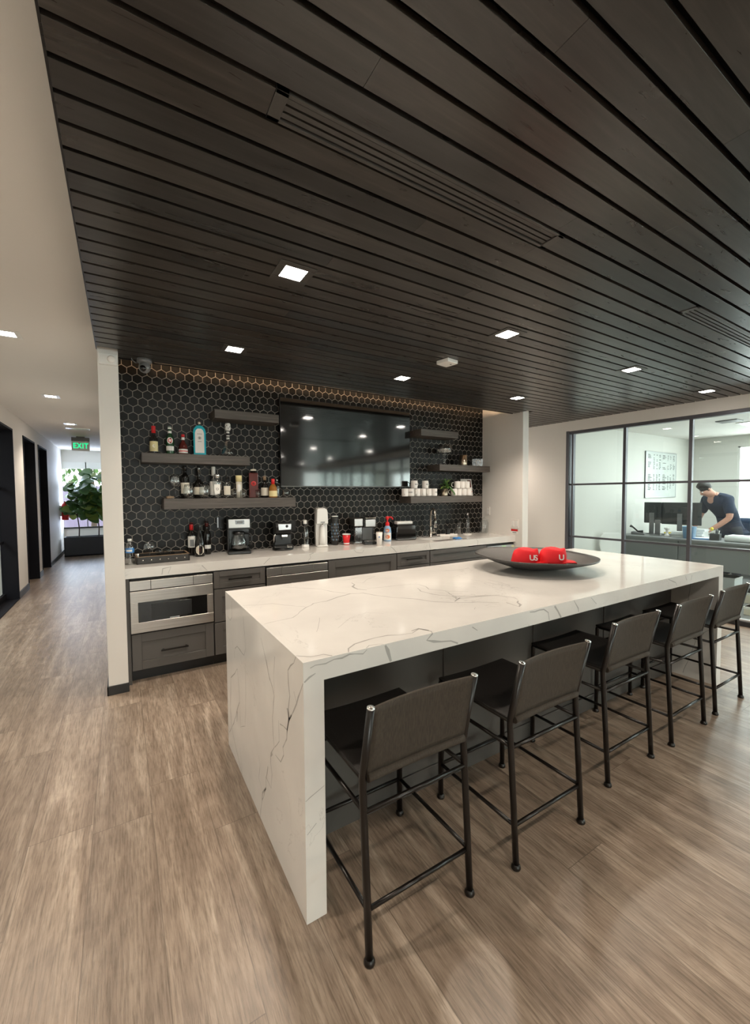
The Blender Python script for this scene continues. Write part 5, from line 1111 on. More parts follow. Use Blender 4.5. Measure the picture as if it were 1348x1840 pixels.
g = G(); g.box(-0.075, 0.075, -0.018, 0.018, 0, 0.105, M['tableglass']); g.done('body', t, bevel=0.003); g = G(); g.lathe([(0.026, 0), (0.036, 0), (0.036, 0.001), (0.026, 0.001)], M['ceramic'], seg=20, mx=T(0.01, -0.0185, 0.055) @ Matrix.Rotation(PI / 2, 4, 'X')); g.done('engraving', t)
def mug_proto():
    t = thing('coffee_mug', 'x', 'mug', (0, 0, 0), 0, 'white mugs on the lower right shelf')
    g = G(); g.lathe([(0, 0), (0.036, 0), (0.040, 0.004), (0.041, 0.012), (0.041, 0.094), (0.0405, 0.096), (0.038, 0.094), (0.0375, 0.008), (0, 0.007)], M['ceramic'], seg=24); g.done('body', t)
    g = G(); g.tube([(0.038, 0, 0.076), (0.055, 0, 0.080), (0.068, 0, 0.068), (0.069, 0, 0.045), (0.060, 0, 0.026), (0.038, 0, 0.022)], 0.0052, M['ceramic'], 10); g.done('handle', t)
    g = G()
    for k, w in enumerate((0.008, 0.006, 0.009, 0.007)): arc(g, 0.0412, 0.046, 0.058, -PI / 2 - 0.55 + k * 0.32, w / 0.041 / 2, M['ink'], 3)
    arc(g, 0.0412, 0.040, 0.043, -PI / 2 - 0.07, 0.5, M['greyplastic'], 5); g.done('print', t)
    return t
mp = mug_proto()
XB = [2.937, 3.028, 3.119, 3.210, 3.300, 3.392]
mugs = [(x, 4.10, 0, r_, 'white mug, %s in the bottom row left of the potted plant' % o_) for x, r_, o_ in zip(XB, (-2.3, -0.7, -2.4, -2.2, -2.5, 0.35), ('first', 'second', 'third', 'fourth', 'fifth', 'sixth'))]
mugs += [(3.078, 4.10, 0.097, 0.25, 'white mug stacked on top of the row, closer to the television'), (3.250, 4.10, 0.097, 0.25, 'white mug stacked on top of the row, closer to the potted plant')]
mugs += [(x, 4.12, 0, r_, 'plain white mug, %s in the bottom row right of the potted plant' % o_) for x, r_, o_ in zip((3.745, 3.832, 3.920, 4.008), (2.4, 2.3, 2.2, 2.5), ('first', 'second', 'third', 'last'))]
mugs += [(x, 4.12, 0.097, r_, 'plain white mug, %s in the top row right of the potted plant' % o_) for x, r_, o_ in zip((3.800, 3.888, 3.976), (2.4, 2.1, 2.3), ('first', 'second', 'last'))]
for k, (x, y, dz, r_, lab) in enumerate(mugs):
    c = mp if k == 0 else copy_tree(mp); c.location = (x, y, ZF + dz); c.rotation_euler = (0, 0, r_); c['label'] = lab
t = thing('potted_plant', 'small leafy green plant in a champagne metal pot between the mugs', 'plant', (3.572, 4.11, ZF))
g = G(); g.lathe([(0, 0), (0.042, 0), (0.044, 0.01), (0.046, 0.095), (0.043, 0.095), (0.041, 0.012), (0, 0.01)], M['gold'], seg=24); g.done('pot', t)
g = G(); g.lathe([(0, 0.082), (0.042, 0.08)], M['soil'], seg=18); g.done('soil', t)
def leaf(g, base, d, up, ln, wd, m, fold=0.25, droop=0.35, n=6):
    d = Vector(d).normalized(); s = d.cross(Vector(up)).normalized(); u = s.cross(d).normalized(); base = Vector(base)
    ce, le, ri = [], [], []
    for i in range(n + 1):
        t_ = i / n; w_ = wd * (math.sin(PI * min(1, t_ * 0.92 + 0.04)) ** 0.75) * (0.72 + 0.5 * t_)
        c_ = base + d * ln * t_ - u * droop * ln * t_ * t_ 
        ce.append(g.bm.verts.new(c_)); le.append(g.bm.verts.new(c_ + s * w_ * 0.5 + u * w_ * fold)); ri.append(g.bm.verts.new(c_ - s * w_ * 0.5 + u * w_ * fold))
    fs = []
    for i in range(n): fs.append(g.bm.faces.new((ce[i], ce[i + 1], le[i + 1], le[i]))); fs.append(g.bm.faces.new((ce[i], ri[i], ri[i + 1], ce[i + 1])))
    g._set(fs, m, True)
g = G(); rng = random.Random(11)
for q in range(46):
    a_ = rng.random() * 2 * PI; el = rng.uniform(-0.1, 1.3); h_ = rng.uniform(0.085, 0.19); rr = rng.uniform(0.0, 0.05)
    leaf(g, (rr * math.cos(a_) + 0.02, rr * math.sin(a_) * 0.6 - 0.01, h_), (math.cos(a_) * math.cos(el), math.sin(a_) * math.cos(el) * 0.7, math.sin(el)), (0, 0, 1), rng.uniform(0.05, 0.085), rng.uniform(0.018, 0.028), M['leafyellow' if q % 4 == 0 else 'leaf'], 0.15, 0.5)
for q in range(5): leaf(g, (0.06 + 0.015 * q, -0.03, 0.13 - 0.015 * q), (0.5, -0.2, -0.8), (0, -1, 0.3), 0.07, 0.022, M['leaf'], 0.15, 0.2)
g.done('foliage', t)
t = thing('photo_card', 'white framed card leaning behind the last mugs on the lower right shelf', 'card', (4.07, 4.205, ZF), 0)
mxc = Matrix.Rotation(-0.14, 4, 'X')
g = G(); g.box(-0.10, 0.10, -0.003, 0.003, 0.0, 0.232, M['whitelabel'], mxc); g.done('mount', t)
g = G(); g.box(0.02, 0.085, -0.0045, -0.002, 0.115, 0.215, M['brandy'], mxc); g.box(0.0, 0.095, -0.0045, -0.002, 0.05, 0.058, M['redwax'], mxc); g.done('picture', t)

# ------------------------------------------------------------------ bowl with red caps
t = thing('decorative_bowl', 'wide shallow charcoal metal bowl on the white island top', 'bowl', (2.615, 1.995, IH))
g = G(); R_ = 0.43
prof = [(0, 0.0), (0.10, 0.0), (0.125, 0.004)] + [(0.125 + (R_ - 0.125) * q / 9, 0.004 + 0.090 * (q / 9) ** 1.25) for q in range(1, 10)]
inn = [(r_ - 0.003, z_ + 0.010) for r_, z_ in prof[::-1] if r_ > 0.13] + [(0.12, 0.014), (0, 0.011)]
g.lathe(prof + [(R_ + 0.002, 0.101)] + inn, M['bowl'], seg=72)
for v in g.bm.verts:   # gently uneven hammered rim, lifted on one side
    r_ = math.hypot(v.co.x, v.co.y); a_ = math.atan2(v.co.y, v.co.x)
    if r_ > 0.2: k_ = (r_ - 0.2) / 0.23; v.co.z += k_ * (0.010 * math.cos(a_ - 2.3) + 0.003 * math.sin(5 * a_)); v.co.x *= 1 + 0.01 * math.sin(3 * a_) * k_
g.done('body', t)
def cap_hat(lab, x, y, z, rz, txt):
    """knitted beanie-like red cloth pouch lying on its side with white letters"""
    t = thing('red_cap', lab, 'cap', (x, y, z), rz, 'red lettered caps in the bowl')
    g = G(); n, mrow = 22, 9; rings = []
    for k in range(mrow + 1):
        v_ = k / mrow; w_ = 0.098 * (1 - 0.30 * v_ ** 2); d_ = 0.080 * (1 - 0.40 * v_ ** 2); z_ = 0.115 * (1 - (1 - v_) ** 1.6)
        rings.append([g.bm.verts.new((w_ * math.copysign(abs(math.cos(q)) ** 0.8, math.cos(q)) + 0.02 * v_, d_ * math.sin(q), z_ + 0.006 * math.sin(3 * q + k))) for q in [2 * PI * i / n for i in range(n)]])
    fs = []
    for a_, b_ in zip(rings, rings[1:]):
        for i in range(n): fs.append(g.bm.faces.new((a_[i], a_[(i + 1) % n], b_[(i + 1) % n], b_[i])))
    fs.append(g.bm.faces.new(rings[-1])); fs.append(g.bm.faces.new(rings[0][::-1])); g._set(fs, M['redcloth'], True); g.done('crown', t)
    g = G(); pts = [(0.05, -0.06), (0.09, -0.085), (0.14, -0.08), (0.165, -0.04), (0.16, 0.01), (0.12, 0.045), (0.06, 0.05)]
    lo = [g.bm.verts.new((x_, y_, 0.010 + 0.012 * abs(math.sin(i)))) for i, (x_, y_) in enumerate(pts)]; hi = [g.bm.verts.new((v.co.x, v.co.y, v.co.z + 0.005)) for v in lo]
    f_ = [g.bm.faces.new(hi), g.bm.faces.new(lo[::-1])] + [g.bm.faces.new((lo[i], lo[(i + 1) % 7], hi[(i + 1) % 7], hi[i])) for i in range(7)]; g._set(f_, M['redcloth']); g.done('visor', t)
    g = G(); text_faces(g, txt, 0.055, M['whitelabel'], T(0.05, -0.0775, 0.058) @ Matrix.Rotation(-0.16, 4, 'X') @ FACE_MY, 0.001, 0.8, 0.001); g.done('lettering', t)
cap_hat('red cap with white US letters on the left inside the charcoal bowl', 2.53, 2.02, IH + 0.035, -0.72, 'US')
cap_hat('red cap with white letter and visor on the right inside the charcoal bowl', 2.68, 1.90, IH + 0.040, -0.72, 'U')
# ------------------------------------------------------------------ hall planter with two fig trees
t = thing('long_planter', 'long dark slate planter box on the hall floor under the window', 'planter', (-0.80, 12.62, 0))
g = G(); hw, hd = 0.42, 0.19
g.box(-hw, hw, -hd, -hd + 0.02, 0, 0.47, M['planter']); g.box(-hw, hw, hd - 0.02, hd, 0, 0.47, M['planter']); g.box(-hw, -hw + 0.02, -hd, hd, 0, 0.47, M['planter']); g.box(hw - 0.02, hw, -hd, hd, 0, 0.47, M['planter']); g.box(-hw, hw, -hd, hd, 0, 0.03, M['planter']); g.done('box', t, bevel=0.004)
g = G(); g.box(-hw + 0.02, hw - 0.02, -hd + 0.02, hd - 0.02, 0.03, 0.42, M['soil']); g.done('soil', t)
def fig(lab, x, y, z, H, seed, spread, n):
    t = thing('fig_tree', lab, 'plant', (x, y, z), 0, 'fig trees in the hall planter'); rng = random.Random(seed)
    g = G(); g.tube([(0, 0, 0), (0.01, 0, 0.25), (-0.02, 0.01, 0.55), (-0.03, 0, 0.8), (0.0, 0, H * 0.93)], [0.014, 0.013, 0.011, 0.009, 0.005], M['bark'], 8)
    g.tube([(-0.02, 0.01, 0.55), (-0.12, 0, 0.72), (-0.2, 0.02, 0.95)], [0.010, 0.008, 0.005], M['bark'], 8); g.tube([(-0.02, 0.01, 0.6), (0.09, 0.02, 0.74), (0.15, 0.0, 1.0)], [0.009, 0.008, 0.005], M['bark'], 8); g.done('trunk', t)
    g = G()
    for q in range(n):
        a_ = rng.random() * 2 * PI; hz = 0.55 + (H - 0.5) * rng.random(); rr = spread * (0.15 + 0.75 * rng.random()) * (1 - 0.5 * max(0, (hz - 0.9) / H))
        b = (rr * math.cos(a_) * 0.6, rr * math.sin(a_) * 0.5, hz)
        el = rng.uniform(-0.5, 0.7)
        ln_ = rng.uniform(0.22, 0.31); tx_ = x + b[0] + ln_ * math.cos(a_) * math.cos(el)
        if not (-1.24 < tx_ < -0.17) or not (-1.2 < x + b[0] < -0.2): continue
        leaf(g, b, (math.cos(a_) * math.cos(el), math.sin(a_) * math.cos(el), math.sin(el)), (rng.uniform(-.3, .3), -0.7, 0.7), ln_, rng.uniform(0.19, 0.26), M['leafyellow' if rng.random() < 0.35 else 'leaf'], 0.12, 0.35, 7)
    g.done('foliage', t)
fig('broad-leaved fig tree at the left in the dark hall planter', -0.93, 12.62, 0.42, 1.35, 4, 0.40, 110)
fig('taller broad-leaved fig tree half hidden by the left wing wall', -0.52, 12.62, 0.42, 1.62, 9, 0.40, 110)
t = thing('garden_tree', 'loose green garden tree outdoors beyond the hall end window', 'tree', (-0.9, 17.5, -0.2))
g = G(); g.tube([(0, 0, 0), (0.1, 0, 1.2), (0, 0, 3.0)], [0.10, 0.08, 0.03], M['bark'], 8); g.done('trunk', t)
g = G(); rng = random.Random(2)
for q in range(240):
    a_ = rng.uniform(-1.0, 1.1); b_ = (a_, rng.uniform(-.5, .5), rng.uniform(2.1, 3.4)); leaf(g, b_, (rng.uniform(-1, 1), rng.uniform(-1, 1), rng.uniform(-1, .6)), (0, 0, 1), 0.22, 0.12, M['leaf'], 0.1, 0.3, 3)
g.done('foliage', t)

# ------------------------------------------------------------------ office
DZ = 0.75
t = thing('office_desk', 'long grey laminate office desk with front panel behind the glass partition', 'desk', (7.3, 0, 0))
g = G(); g.box(0, 0.74, 0.6, 3.86, DZ - 0.03, DZ, M['desk']); g.done('desktop', t, bevel=0.003)
g = G(); g.box(0.02, 0.04, 0.6, 2.98, 0.33, DZ - 0.03, M['desk']); g.box(0.02, 0.04, 2.99, 3.86, 0.05, DZ - 0.03, M['desk']); g.done('modesty_panel', t, bevel=0.002)
g = G(); g.box(0.30, 0.75, 2.95, 3.85, 0.0, DZ - 0.032, M['desk']); g.done('pedestal', t, bevel=0.003)
for y in (0.65, 2.9):
    for x in (0.05, 0.72): g = G(); g.box(x - 0.02, x + 0.02, y - 0.02, y + 0.02, 0, DZ - 0.03, M['frame']); g.done('leg', t)
def monitor(lab, x, y, w, h, z0, rz, arm=True):
    t = thing('computer_monitor', lab, 'monitor', (x, y, DZ), rz, 'monitors on the office desk')
    g = G(); zb = z0 - DZ
    g.box(-0.012, 0.018, -w / 2, w / 2, zb, zb + h, M['monitor']); g.box(-0.03, -0.012, -w / 4, w / 4, zb + 0.08, zb + h - 0.08, M['monitor']); g.done('housing', t, bevel=0.006)
    g = G(); g.box(0.0185, 0.0195, -w / 2 + 0.01, w / 2 - 0.01, zb + 0.015, zb + h - 0.01, M['blackglass']); g.done('screen', t)
    g = G(); g.box(-0.055, -0.03, -0.035, 0.035, 0, zb + h * 0.5, M['greyplastic']); g.box(-0.09, 0.06, -0.09, 0.09, 0, 0.012, M['greyplastic']); g.done('stand', t, bevel=0.004)
monitor('dark back of the left office monitor below the whiteboard', 7.86, 3.60, 0.26, 0.36, 0.94, 0.12)
monitor('dark back of the wide office monitor in front of the person', 7.90, 3.19, 0.57, 0.37, 0.93, 0.0)
t = thing('desk_riser', 'light upright arm stand on the office desk before the left monitor', 'stand', (7.68, 3.44, DZ))
g = G(); g.box(-0.01, 0.01, -0.04, 0.04, 0.0, 0.26, M['greyplastic']); g.box(-0.09, 0.09, -0.08, 0.08, 0, 0.01, M['greyplastic']); g.done('column', t, bevel=0.004)
t = thing('desk_phone', 'grey desk telephone with handset at the left end of the office desk', 'telephone', (7.62, 3.70, DZ), 0.3)
g = G(); g.prism([(-0.10, 0), (0.10, 0), (0.10, 0.05), (-0.09, 0.025)], -0.12, 0.10, 'x', M['greyplastic']); g.done('base', t, bevel=0.006)
g = G(); g.tube([(0.0, 0.13, 0.14), (-0.01, 0.09, 0.12), (0, 0.02, 0.05), (0.0, -0.06, 0.05)], [0.024, 0.014, 0.014, 0.024], M['blackplastic'], 10); g.done('handset', t)
for k, (x, y, w, d, h, lab) in enumerate(((7.84, 3.33, 0.16, 0.18, 0.03, 'stack of papers with yellow notes on the desk below the two monitors'), (7.70, 3.08, 0.18, 0.24, 0.085, 'white box file of papers left of the blue bin on the office desk'), (7.80, 2.90, 0.22, 0.20, 0.14, 'tall pile of white papers behind the blue bin on the office desk'))):
    g = G(); n = 4
    for q in range(n): 
        j = 0.012 * ((q * 7 + k) % 3 - 1); g.box(-w / 2 + j, w / 2 + j, -d / 2 - j, d / 2 - j, h * q / n, h * (q + 0.92) / n, M['paper'])
    if k == 0: g.box(-0.05, 0.05, -0.02, 0.06, h, h + 0.02, M['yellow'])
    tag(g.done('paper_stack', loc=(x, y, DZ + 0.0005)), lab, 'papers')
t = thing('tape_dispenser', 'small white desk gadget on the papers below the left monitor', 'desk gadget', (7.62, 3.27, DZ))
g = G(); g.lathe([(0.04, 0), (0.045, 0.01), (0.02, 0.03), (0.018, 0.10), (0.04, 0.12), (0.04, 0.14), (0, 0.14)], M['ceramic'], seg=14); g.done('body', t)
t = thing('desk_bin', 'blue-grey open bin standing on the office desk beside the mullion', 'bin', (7.55, 2.93, DZ))
g = G(); g.lathe([(0, 0), (0.065, 0), (0.08, 0.18), (0.085, 0.185), (0.078, 0.185), (0.062, 0.008), (0, 0.008)], M['softblue'], seg=18, sq=5); g.done('body', t)
g = G(); g.box(-0.11, 0.11, -0.15, 0.15, 0, 0.012, M['bluelabel']); g.box(-0.09, 0.12, -0.13, 0.14, 0.012, 0.02, M['paper'])
tag(g.done('document_folder', loc=(7.62, 2.75, DZ + 0.0005), rot=(0, 0, 0.1)), 'blue folder with papers under the person’s hand on the desk'.replace('’', "'"), 'folder')
t = thing('pen_holder', 'dark pen holder full of pens with yellow tip on the office desk', 'pen holder', (7.56, 2.60, DZ))
g = G(); g.box(-0.045, 0.045, -0.06, 0.06, 0, 0.10, M['monitor']); g.done('body', t, bevel=0.004)
for k in range(7):
    g = G(); x_, y_ = -0.03 + 0.01 * k, -0.045 + 0.015 * k; g.tube([(x_, y_, 0.05), (x_ + 0.01 * ((k % 3) - 1), y_ + 0.012 * (k % 4 - 1.5), 0.15 + 0.008 * (k % 3))], 0.005, M[('whiteplastic', 'greyplastic', 'blackplastic')[k % 3]], 6); g.done('pen', t)
g = G(); g.ball((0, 0.045, 0.165), 0.022, M['yellow'], sz=1.2, seg=12); g.done('yellow_ball', t)
t = thing('paper_roll', 'thick roll of white plan paper lying on the desk near the picture edge', 'paper roll', (7.50, 2.12, DZ + 0.045))
g = G(); g.lathe([(0, -0.34), (0.045, -0.34), (0.045, 0.34), (0, 0.34)], M['paper'], seg=20, mx=Matrix.Rotation(PI / 2, 4, 'X')); g.box(-0.02, 0.2, -0.30, 0.32, 0.035, 0.045, M['paper']); g.done('roll', t)
# whiteboard with writing strokes
t = thing('whiteboard', 'large framed whiteboard with rows of handwriting on the office wall', 'whiteboard', (8.77, 3.9, 1.80))
hw, hh = 0.59, 0.43
g = G(); g.box(-hw, hw, -0.016, 0, -hh, hh, M['board']); g.done('board', t)
g = G()
for (a, b, c, d) in ((-hw, hw, hh - 0.018, hh), (-hw, hw, -hh, -hh + 0.018), (-hw, -hw + 0.018, -hh, hh), (hw - 0.018, hw, -hh, hh)): g.box(a, b, -0.024, 0, c, d, M['alu'])
g.done('frame', t, bevel=0.003)
g = G(); rng = random.Random(8)
for cx_, cw in ((-0.50, 0.10), (-0.30, 0.03), (-0.19, 0.03), (-0.09, 0.04), (0.05, 0.12), (0.24, 0.03), (0.34, 0.04), (0.46, 0.05)):
    z_ = 0.36
    while z_ > -0.30:
        if rng.random() < 0.8 and not (0.02 < z_ < 0.08):
            x_ = cx_
            while x_ < cx_ + cw * rng.uniform(0.6, 1.3): l_ = rng.uniform(0.008, 0.02); g.box(x_, x_ + l_, -0.0168, -0.016, z_, z_ + rng.uniform(0.009, 0.018), M['ink']); x_ += l_ + 0.006
        z_ -= 0.028
g.done('handwriting', t)
# ceiling fittings of the office
t = thing('linear_light', 'long thin linear light just behind the partition head in the office ceiling', 'ceiling light', (7.0, 1.55, 2.535))
g = G(); g.box(-0.05, 0.05, -1.25, 1.25, -0.012, 0, M['panelight']); g.done('diffuser', t)
t = thing('ceiling_panel_light', 'square bright office ceiling light panel beyond the linear light', 'ceiling light', (8.45, 2.25, 2.535))
g = G(); g.box(-0.3, 0.3, -0.3, 0.3, -0.010, 0, M['panelight']); g.done('diffuser', t); g = G()
for (a, b, c, d) in ((-.33, .33, -.33, -.3), (-.33, .33, .3, .33), (-.33, -.3, -.3, .3), (.3, .33, -.3, .3)): g.box(a, b, c, d, -0.014, 0, M['whiteplastic'])
g.done('frame', t)
l = bpy.data.lights.new('panel_light', 'AREA'); l.energy = 16; l.size = 0.6; l.color = (0.93, 1, 1); o = bpy.data.objects.new('panel_light', l); COL.objects.link(o); o.location = (8.45, 2.25, 2.51)
l = bpy.data.lights.new('linear_light', 'AREA'); l.shape = 'RECTANGLE'; l.size = 0.1; l.size_y = 2.5; l.energy = 16; l.color = (0.93, 1, 1); o = bpy.data.objects.new('linear_light', l); COL.objects.link(o); o.location = (7.0, 1.55, 2.515)
tag(boxobj('air_grille', (7.66, 7.92, 2.42, 2.68, 2.52, 2.5345), M['greyplastic'], bevel=0.004), 'small grey grille on the office ceiling near the linear light', 'grille')
# navy armchair
t = thing('office_armchair', 'dark navy office armchair behind the desk beside the window', 'armchair', (9.25, 2.40, 0), 0)
g = G(); g.box(-0.30, 0.34, -0.42, 0.42, 0.30, 0.48, M['navychair']); g.done('seat', t, bevel=0.04, seg=3)
g = G(); g.box(-0.42, -0.28, -0.44, 0.44, 0.34, 1.03, M['navychair']); g.done('backrest', t, bevel=0.05, seg=3)
for s in (-1, 1):
    g = G(); g.box(-0.34, 0.30, s * 0.46 - 0.06, s * 0.46 + 0.06, 0.30, 0.66, M['navychair']); g.done('armrest', t, bevel=0.03, seg=3)
    for x_ in (-0.3, 0.28): g = G(); g.tube([(x_, s * 0.38, 0), (x_, s * 0.38, 0.31)], 0.02, M['frame']); g.done('leg', t)
# white chair left of the desk
t = thing('plastic_chair', 'white moulded chair low behind the glass at the desk left end', 'chair', (6.72, 3.56, 0), -0.5)
g = G(); g.prism([(-0.21, 0.43), (0.22, 0.43), (0.23, 0.47), (-0.21, 0.45)], -0.22, 0.22, 'x', M['whiteplastic']); g.done('seat', t, bevel=0.01, seg=2)
g = G(); g.prism([(-0.16, 0.47), (0.16, 0.47), (0.20, 0.62), (0.19, 0.76), (0.14, 0.815), (-0.14, 0.815), (-0.19, 0.76), (-0.20, 0.62)], 0.19, 0.215, 'y', M['whiteplastic']); g.done('backrest', t, bevel=0.01, seg=2)
for sx in (-1, 1):
    for sy in (-1, 1): g = G(); g.tube([(sx * 0.2, sy * 0.19, 0.006), (sx * 0.16, sy * 0.15, 0.44)], 0.012, M['alu']); g.done('leg', t)
# boxes on the office floor below the desk
for k, (x, y, w, d, h, lab) in enumerate(((7.75, 2.55, 0.30, 0.36, 0.20, 'pale carton on the office floor under the desk, further left'), (7.15, 1.95, 0.36, 0.5, 0.14, 'low pale carton on the office floor in front of the desk'), (6.45, 1.62, 0.30, 0.5, 0.10, 'flat pale carton near the partition at the picture edge'))):
    g = G(); g.box(-w / 2, w / 2, -d / 2, d / 2, 0, h, M['label'] if k else M['paper']); g.box(-w / 2 - 0.004, w / 2 + 0.004, -d / 2 - 0.004, d / 2 + 0.004, h - 0.03, h, M['whitelabel']); tag(g.done('carton', loc=(x, y, 0.0065), bevel=0.003), lab, 'box', 'cartons on the office floor')

# ------------------------------------------------------------------ person bending over the desk
def skin_obj(name, verts, edges, root, m, parent, sub=2):
    me = bpy.data.meshes.new(name); me.from_pydata([v[:3] for v in verts], edges, []); me.materials.append(m)
    o = bpy.data.objects.new(name, me); COL.objects.link(o)
    md = o.modifiers.new('skin', 'SKIN'); md.use_smooth_shade = True
    sv = me.skin_vertices[0].data if me.skin_vertices else None
    if sv is None:
        bm = bmesh.new(); bm.from_mesh(me); bm.verts.layers.skin.verify(); bm.to_mesh(me); bm.free(); sv = me.skin_vertices[0].data
    for i, v in enumerate(verts):
        r = v[3]; sv[i].radius = r if isinstance(r, tuple) else (r, r)
        sv[i].use_root = (i == root)
    s_ = o.modifiers.new('sub', 'SUBSURF'); s_.levels = sub; s_.render_levels = sub
    # keep the finished surface only
    dg = bpy.context.evaluated_depsgraph_get(); nm = bpy.data.meshes.new_from_object(o.evaluated_get(dg)); o.modifiers.clear(); o.data = nm
    bpy.data.meshes.remove(me)
    for p in nm.polygons: p.use_smooth = True
    if parent: o.parent = parent
    return o
PX0, PY0 = 8.32, 2.70
person = thing('person', 'person in dark navy T-shirt bending forward over the office desk, writing', 'person', (PX0, PY0, 0), 1.05)
# local frame: +y is the way the person leans (over the desk), -x is the person's right
hipz = 0.95
V = [(0, -0.04, hipz, (0.115, 0.09)),        # 0 pelvis
     (0.0, 0.02, 1.10, (0.115, 0.085)),      # 1 waist
     (0.0, 0.12, 1.25, (0.14, 0.095)),      # 2 chest
     (0.0, 0.21, 1.36, (0.13, 0.085)),       # 3 upper chest
     (0.0, 0.28, 1.425, 0.072),              # 4 neck base
     (0.0, 0.325, 1.455, 0.066),              # 5 neck
     # right arm
     (-0.19, 0.20, 1.35, 0.072), (-0.24, 0.20, 1.20, 0.056), (-0.27, 0.22, 1.07, 0.044), (-0.20, 0.33, 0.95, 0.040), (-0.10, 0.44, 0.84, 0.028), (-0.08, 0.48, 0.81, 0.030),
     # left arm
     (0.19, 0.20, 1.35, 0.072), (0.23, 0.22, 1.20, 0.054), (0.25, 0.26, 1.07, 0.044), (0.18, 0.38, 0.95, 0.038), (0.10, 0.49, 0.84, 0.028), (0.08, 0.52, 0.81, 0.03),
     # legs
     (-0.10, -0.05, 0.86, 0.075), (-0.11, -0.01, 0.50, 0.055), (-0.11, -0.07, 0.10, 0.045), (-0.11, 0.05, 0.045, 0.038),
     (0.10, -0.05, 0.86, 0.075), (0.11, -0.04, 0.50, 0.055), (0.11, -0.10, 0.10, 0.045), (0.11, 0.02, 0.045, 0.038)]
E_ = [(0, 1), (1, 2), (2, 3), (3, 4), (4, 5), (3, 6), (6, 7), (7, 8), (8, 9), (9, 10), (10, 11), (3, 12), (12, 13), (13, 14), (14, 15), (15, 16), (16, 17), (0, 18), (18, 19), (19, 20), (20, 21), (0, 22), (22, 23), (23, 24), (24, 25)]
# head as continuation of the neck chain: skull, brow, jaw
V += [(0.0, 0.385, 1.50, (0.078, 0.088)), (0.0, 0.42, 1.535, (0.078, 0.088)), (0.0, 0.455, 1.455, (0.05, 0.05))]
E_ += [(5, 26), (26, 27), (26, 28)]
# fingers of both hands: five short bent chains each
def fingers(wrist, palm, d, side):
    base = len(V); d = Vector(d).normalized(); s_ = Vector(side).normalized(); dn = Vector((0, 0, -1))
    p = Vector(V[palm][:3])
    for k, (off, ln) in enumerate(((-0.028, 0.062), (-0.010, 0.075), (0.009, 0.072), (0.027, 0.056))):
        a = p + d * 0.035 + s_ * off; b = a + d * ln * 0.55 + dn * 0.006; c = b + d * ln * 0.35 + dn * 0.022
        i = len(V); V.append((*a, 0.0105)); V.append((*b, 0.009)); V.append((*c, 0.008)); E_.extend([(palm, i), (i, i + 1), (i + 1, i + 2)])
    a = p - s_ * 0.035 + d * 0.002; b = a - s_ * 0.022 + d * 0.028 + dn * 0.01; i = len(V); V.append((*a, 0.012)); V.append((*b, 0.009)); E_.extend([(palm, i), (i, i + 1)])
fingers(10, 11, (0.25, 0.75, -0.35), (-0.9, 0.3, 0)); fingers(16, 17, (-0.25, 0.75, -0.35), (0.9, 0.3, 0))
body = skin_obj('body', V, E_, 0, M['skin'], person)
S = [(0, -0.055, 0.86, (0.155, 0.13)), (0, -0.035, 0.95, (0.17, 0.14)), (*V[1][:3], (0.168, 0.138)), (*V[2][:3], (0.195, 0.145)), (*V[3][:3], (0.175, 0.125)), (0, 0.272, 1.415, 0.082),
     (*V[6][:3], 0.088), (*V[7][:3], 0.074), (-0.262, 0.212, 1.11, 0.070), (*V[12][:3], 0.088), (*V[13][:3], 0.072), (0.245, 0.245, 1.11, 0.068)]
skin_obj('tshirt', S, [(0, 1), (1, 2), (2, 3), (3, 4), (4, 5), (4, 6), (6, 7), (7, 8), (4, 9), (9, 10), (10, 11)], 1, M['navy'], person)
Pn = [(0, -0.03, 1.02, (0.15, 0.125)), (0, -0.045, 0.92, (0.165, 0.135)), (-0.10, -0.05, 0.80, 0.112), (-0.11, -0.01, 0.50, 0.08), (-0.11, -0.07, 0.10, 0.062), (0.10, -0.05, 0.80, 0.112), (0.11, -0.04, 0.50, 0.08), (0.11, -0.10, 0.10, 0.062)]
skin_obj('trousers', Pn, [(0, 1), (1, 2), (2, 3), (3, 4), (1, 5), (5, 6), (6, 7)], 1, M['denim'], person)
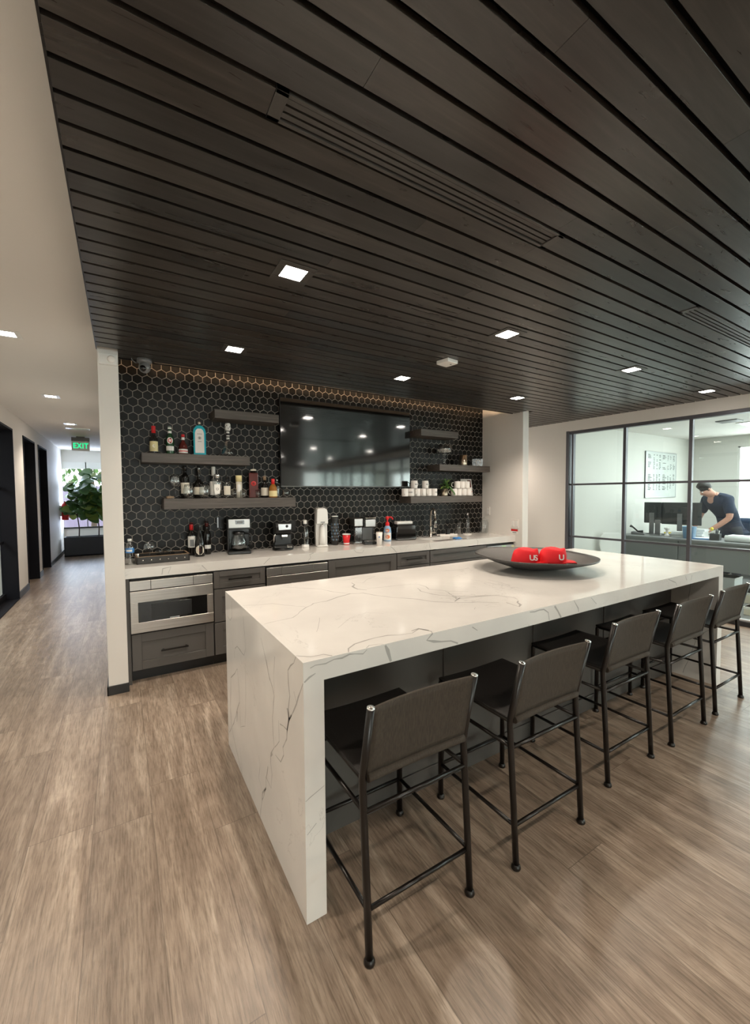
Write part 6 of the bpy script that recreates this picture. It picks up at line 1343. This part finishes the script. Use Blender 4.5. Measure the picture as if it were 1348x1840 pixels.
# shoes
for s in (-0.11, 0.11):
    g = G(); g.ball((s, -0.01 if s < 0 else -0.04, 0.05), 0.055, M['base'], sx=0.9, sy=2.3, sz=0.85); g.done('shoe', person)
# head details: hair shell, ears, nose, eyes, mouth; the face looks down and forwards
hc = Vector((0.0, 0.405, 1.520)); fd = Vector((0.0, 0.66, -0.75)).normalized(); upd = Vector((0, 0.75, 0.66)); sd_ = fd.cross(upd).normalized(); upd = sd_.cross(fd).normalized()
HM = Matrix(((sd_.x, fd.x, upd.x, hc.x), (sd_.y, fd.y, upd.y, hc.y), (sd_.z, fd.z, upd.z, hc.z), (0, 0, 0, 1)))
g = G(); g.ball((0, 0, 0), 1.0, M['hair'], seg=24)
for v in g.bm.verts:
    p = v.co.copy(); k = 1.0
    if p.y > 0.15 and p.z < 0.62: k = 0.66         # hairline leaves the face free
    if p.z < -0.45: k = 0.80
    v.co = HM @ Vector((p.x * 0.092 * k, (p.y * 0.108 - 0.010) * k, (p.z * 0.110 + 0.022) * k))
g.done('hair', person)
g = G()
for s in (-1, 1): 
    g.ball((0, 0, 0), 1, M['skin'], seg=10)
i0 = 0; bmv = list(g.bm.verts); half = len(bmv) // 2
for n_, v in enumerate(bmv):
    s = -1 if n_ < half else 1; p = v.co.copy(); v.co = HM @ Vector((s * 0.084 + p.x * 0.010, -0.002 + p.y * 0.017, -0.012 + p.z * 0.028))
g.done('ears', person)
g = G(); g.tube([HM @ Vector((0, 0.083, 0.01)), HM @ Vector((0, 0.100, -0.02)), HM @ Vector((0, 0.094, -0.032))], [0.008, 0.013, 0.010], M['skin'], 8); g.done('nose', person)
for s in (-1, 1):
    g = G(); c_ = HM @ Vector((s * 0.030, 0.078, 0.008)); g.ball(c_, 0.010, M['whiteplastic'], seg=10); c2 = HM @ Vector((s * 0.030, 0.0855, 0.006)); g.ball(c2, 0.005, M['ink'], seg=8); g.done('eye', person)
g = G(); g.tube([HM @ Vector((-0.022, 0.074, -0.058)), HM @ Vector((0, 0.084, -0.060)), HM @ Vector((0.022, 0.074, -0.058))], 0.004, M['redwax'], 6); g.done('mouth', person)
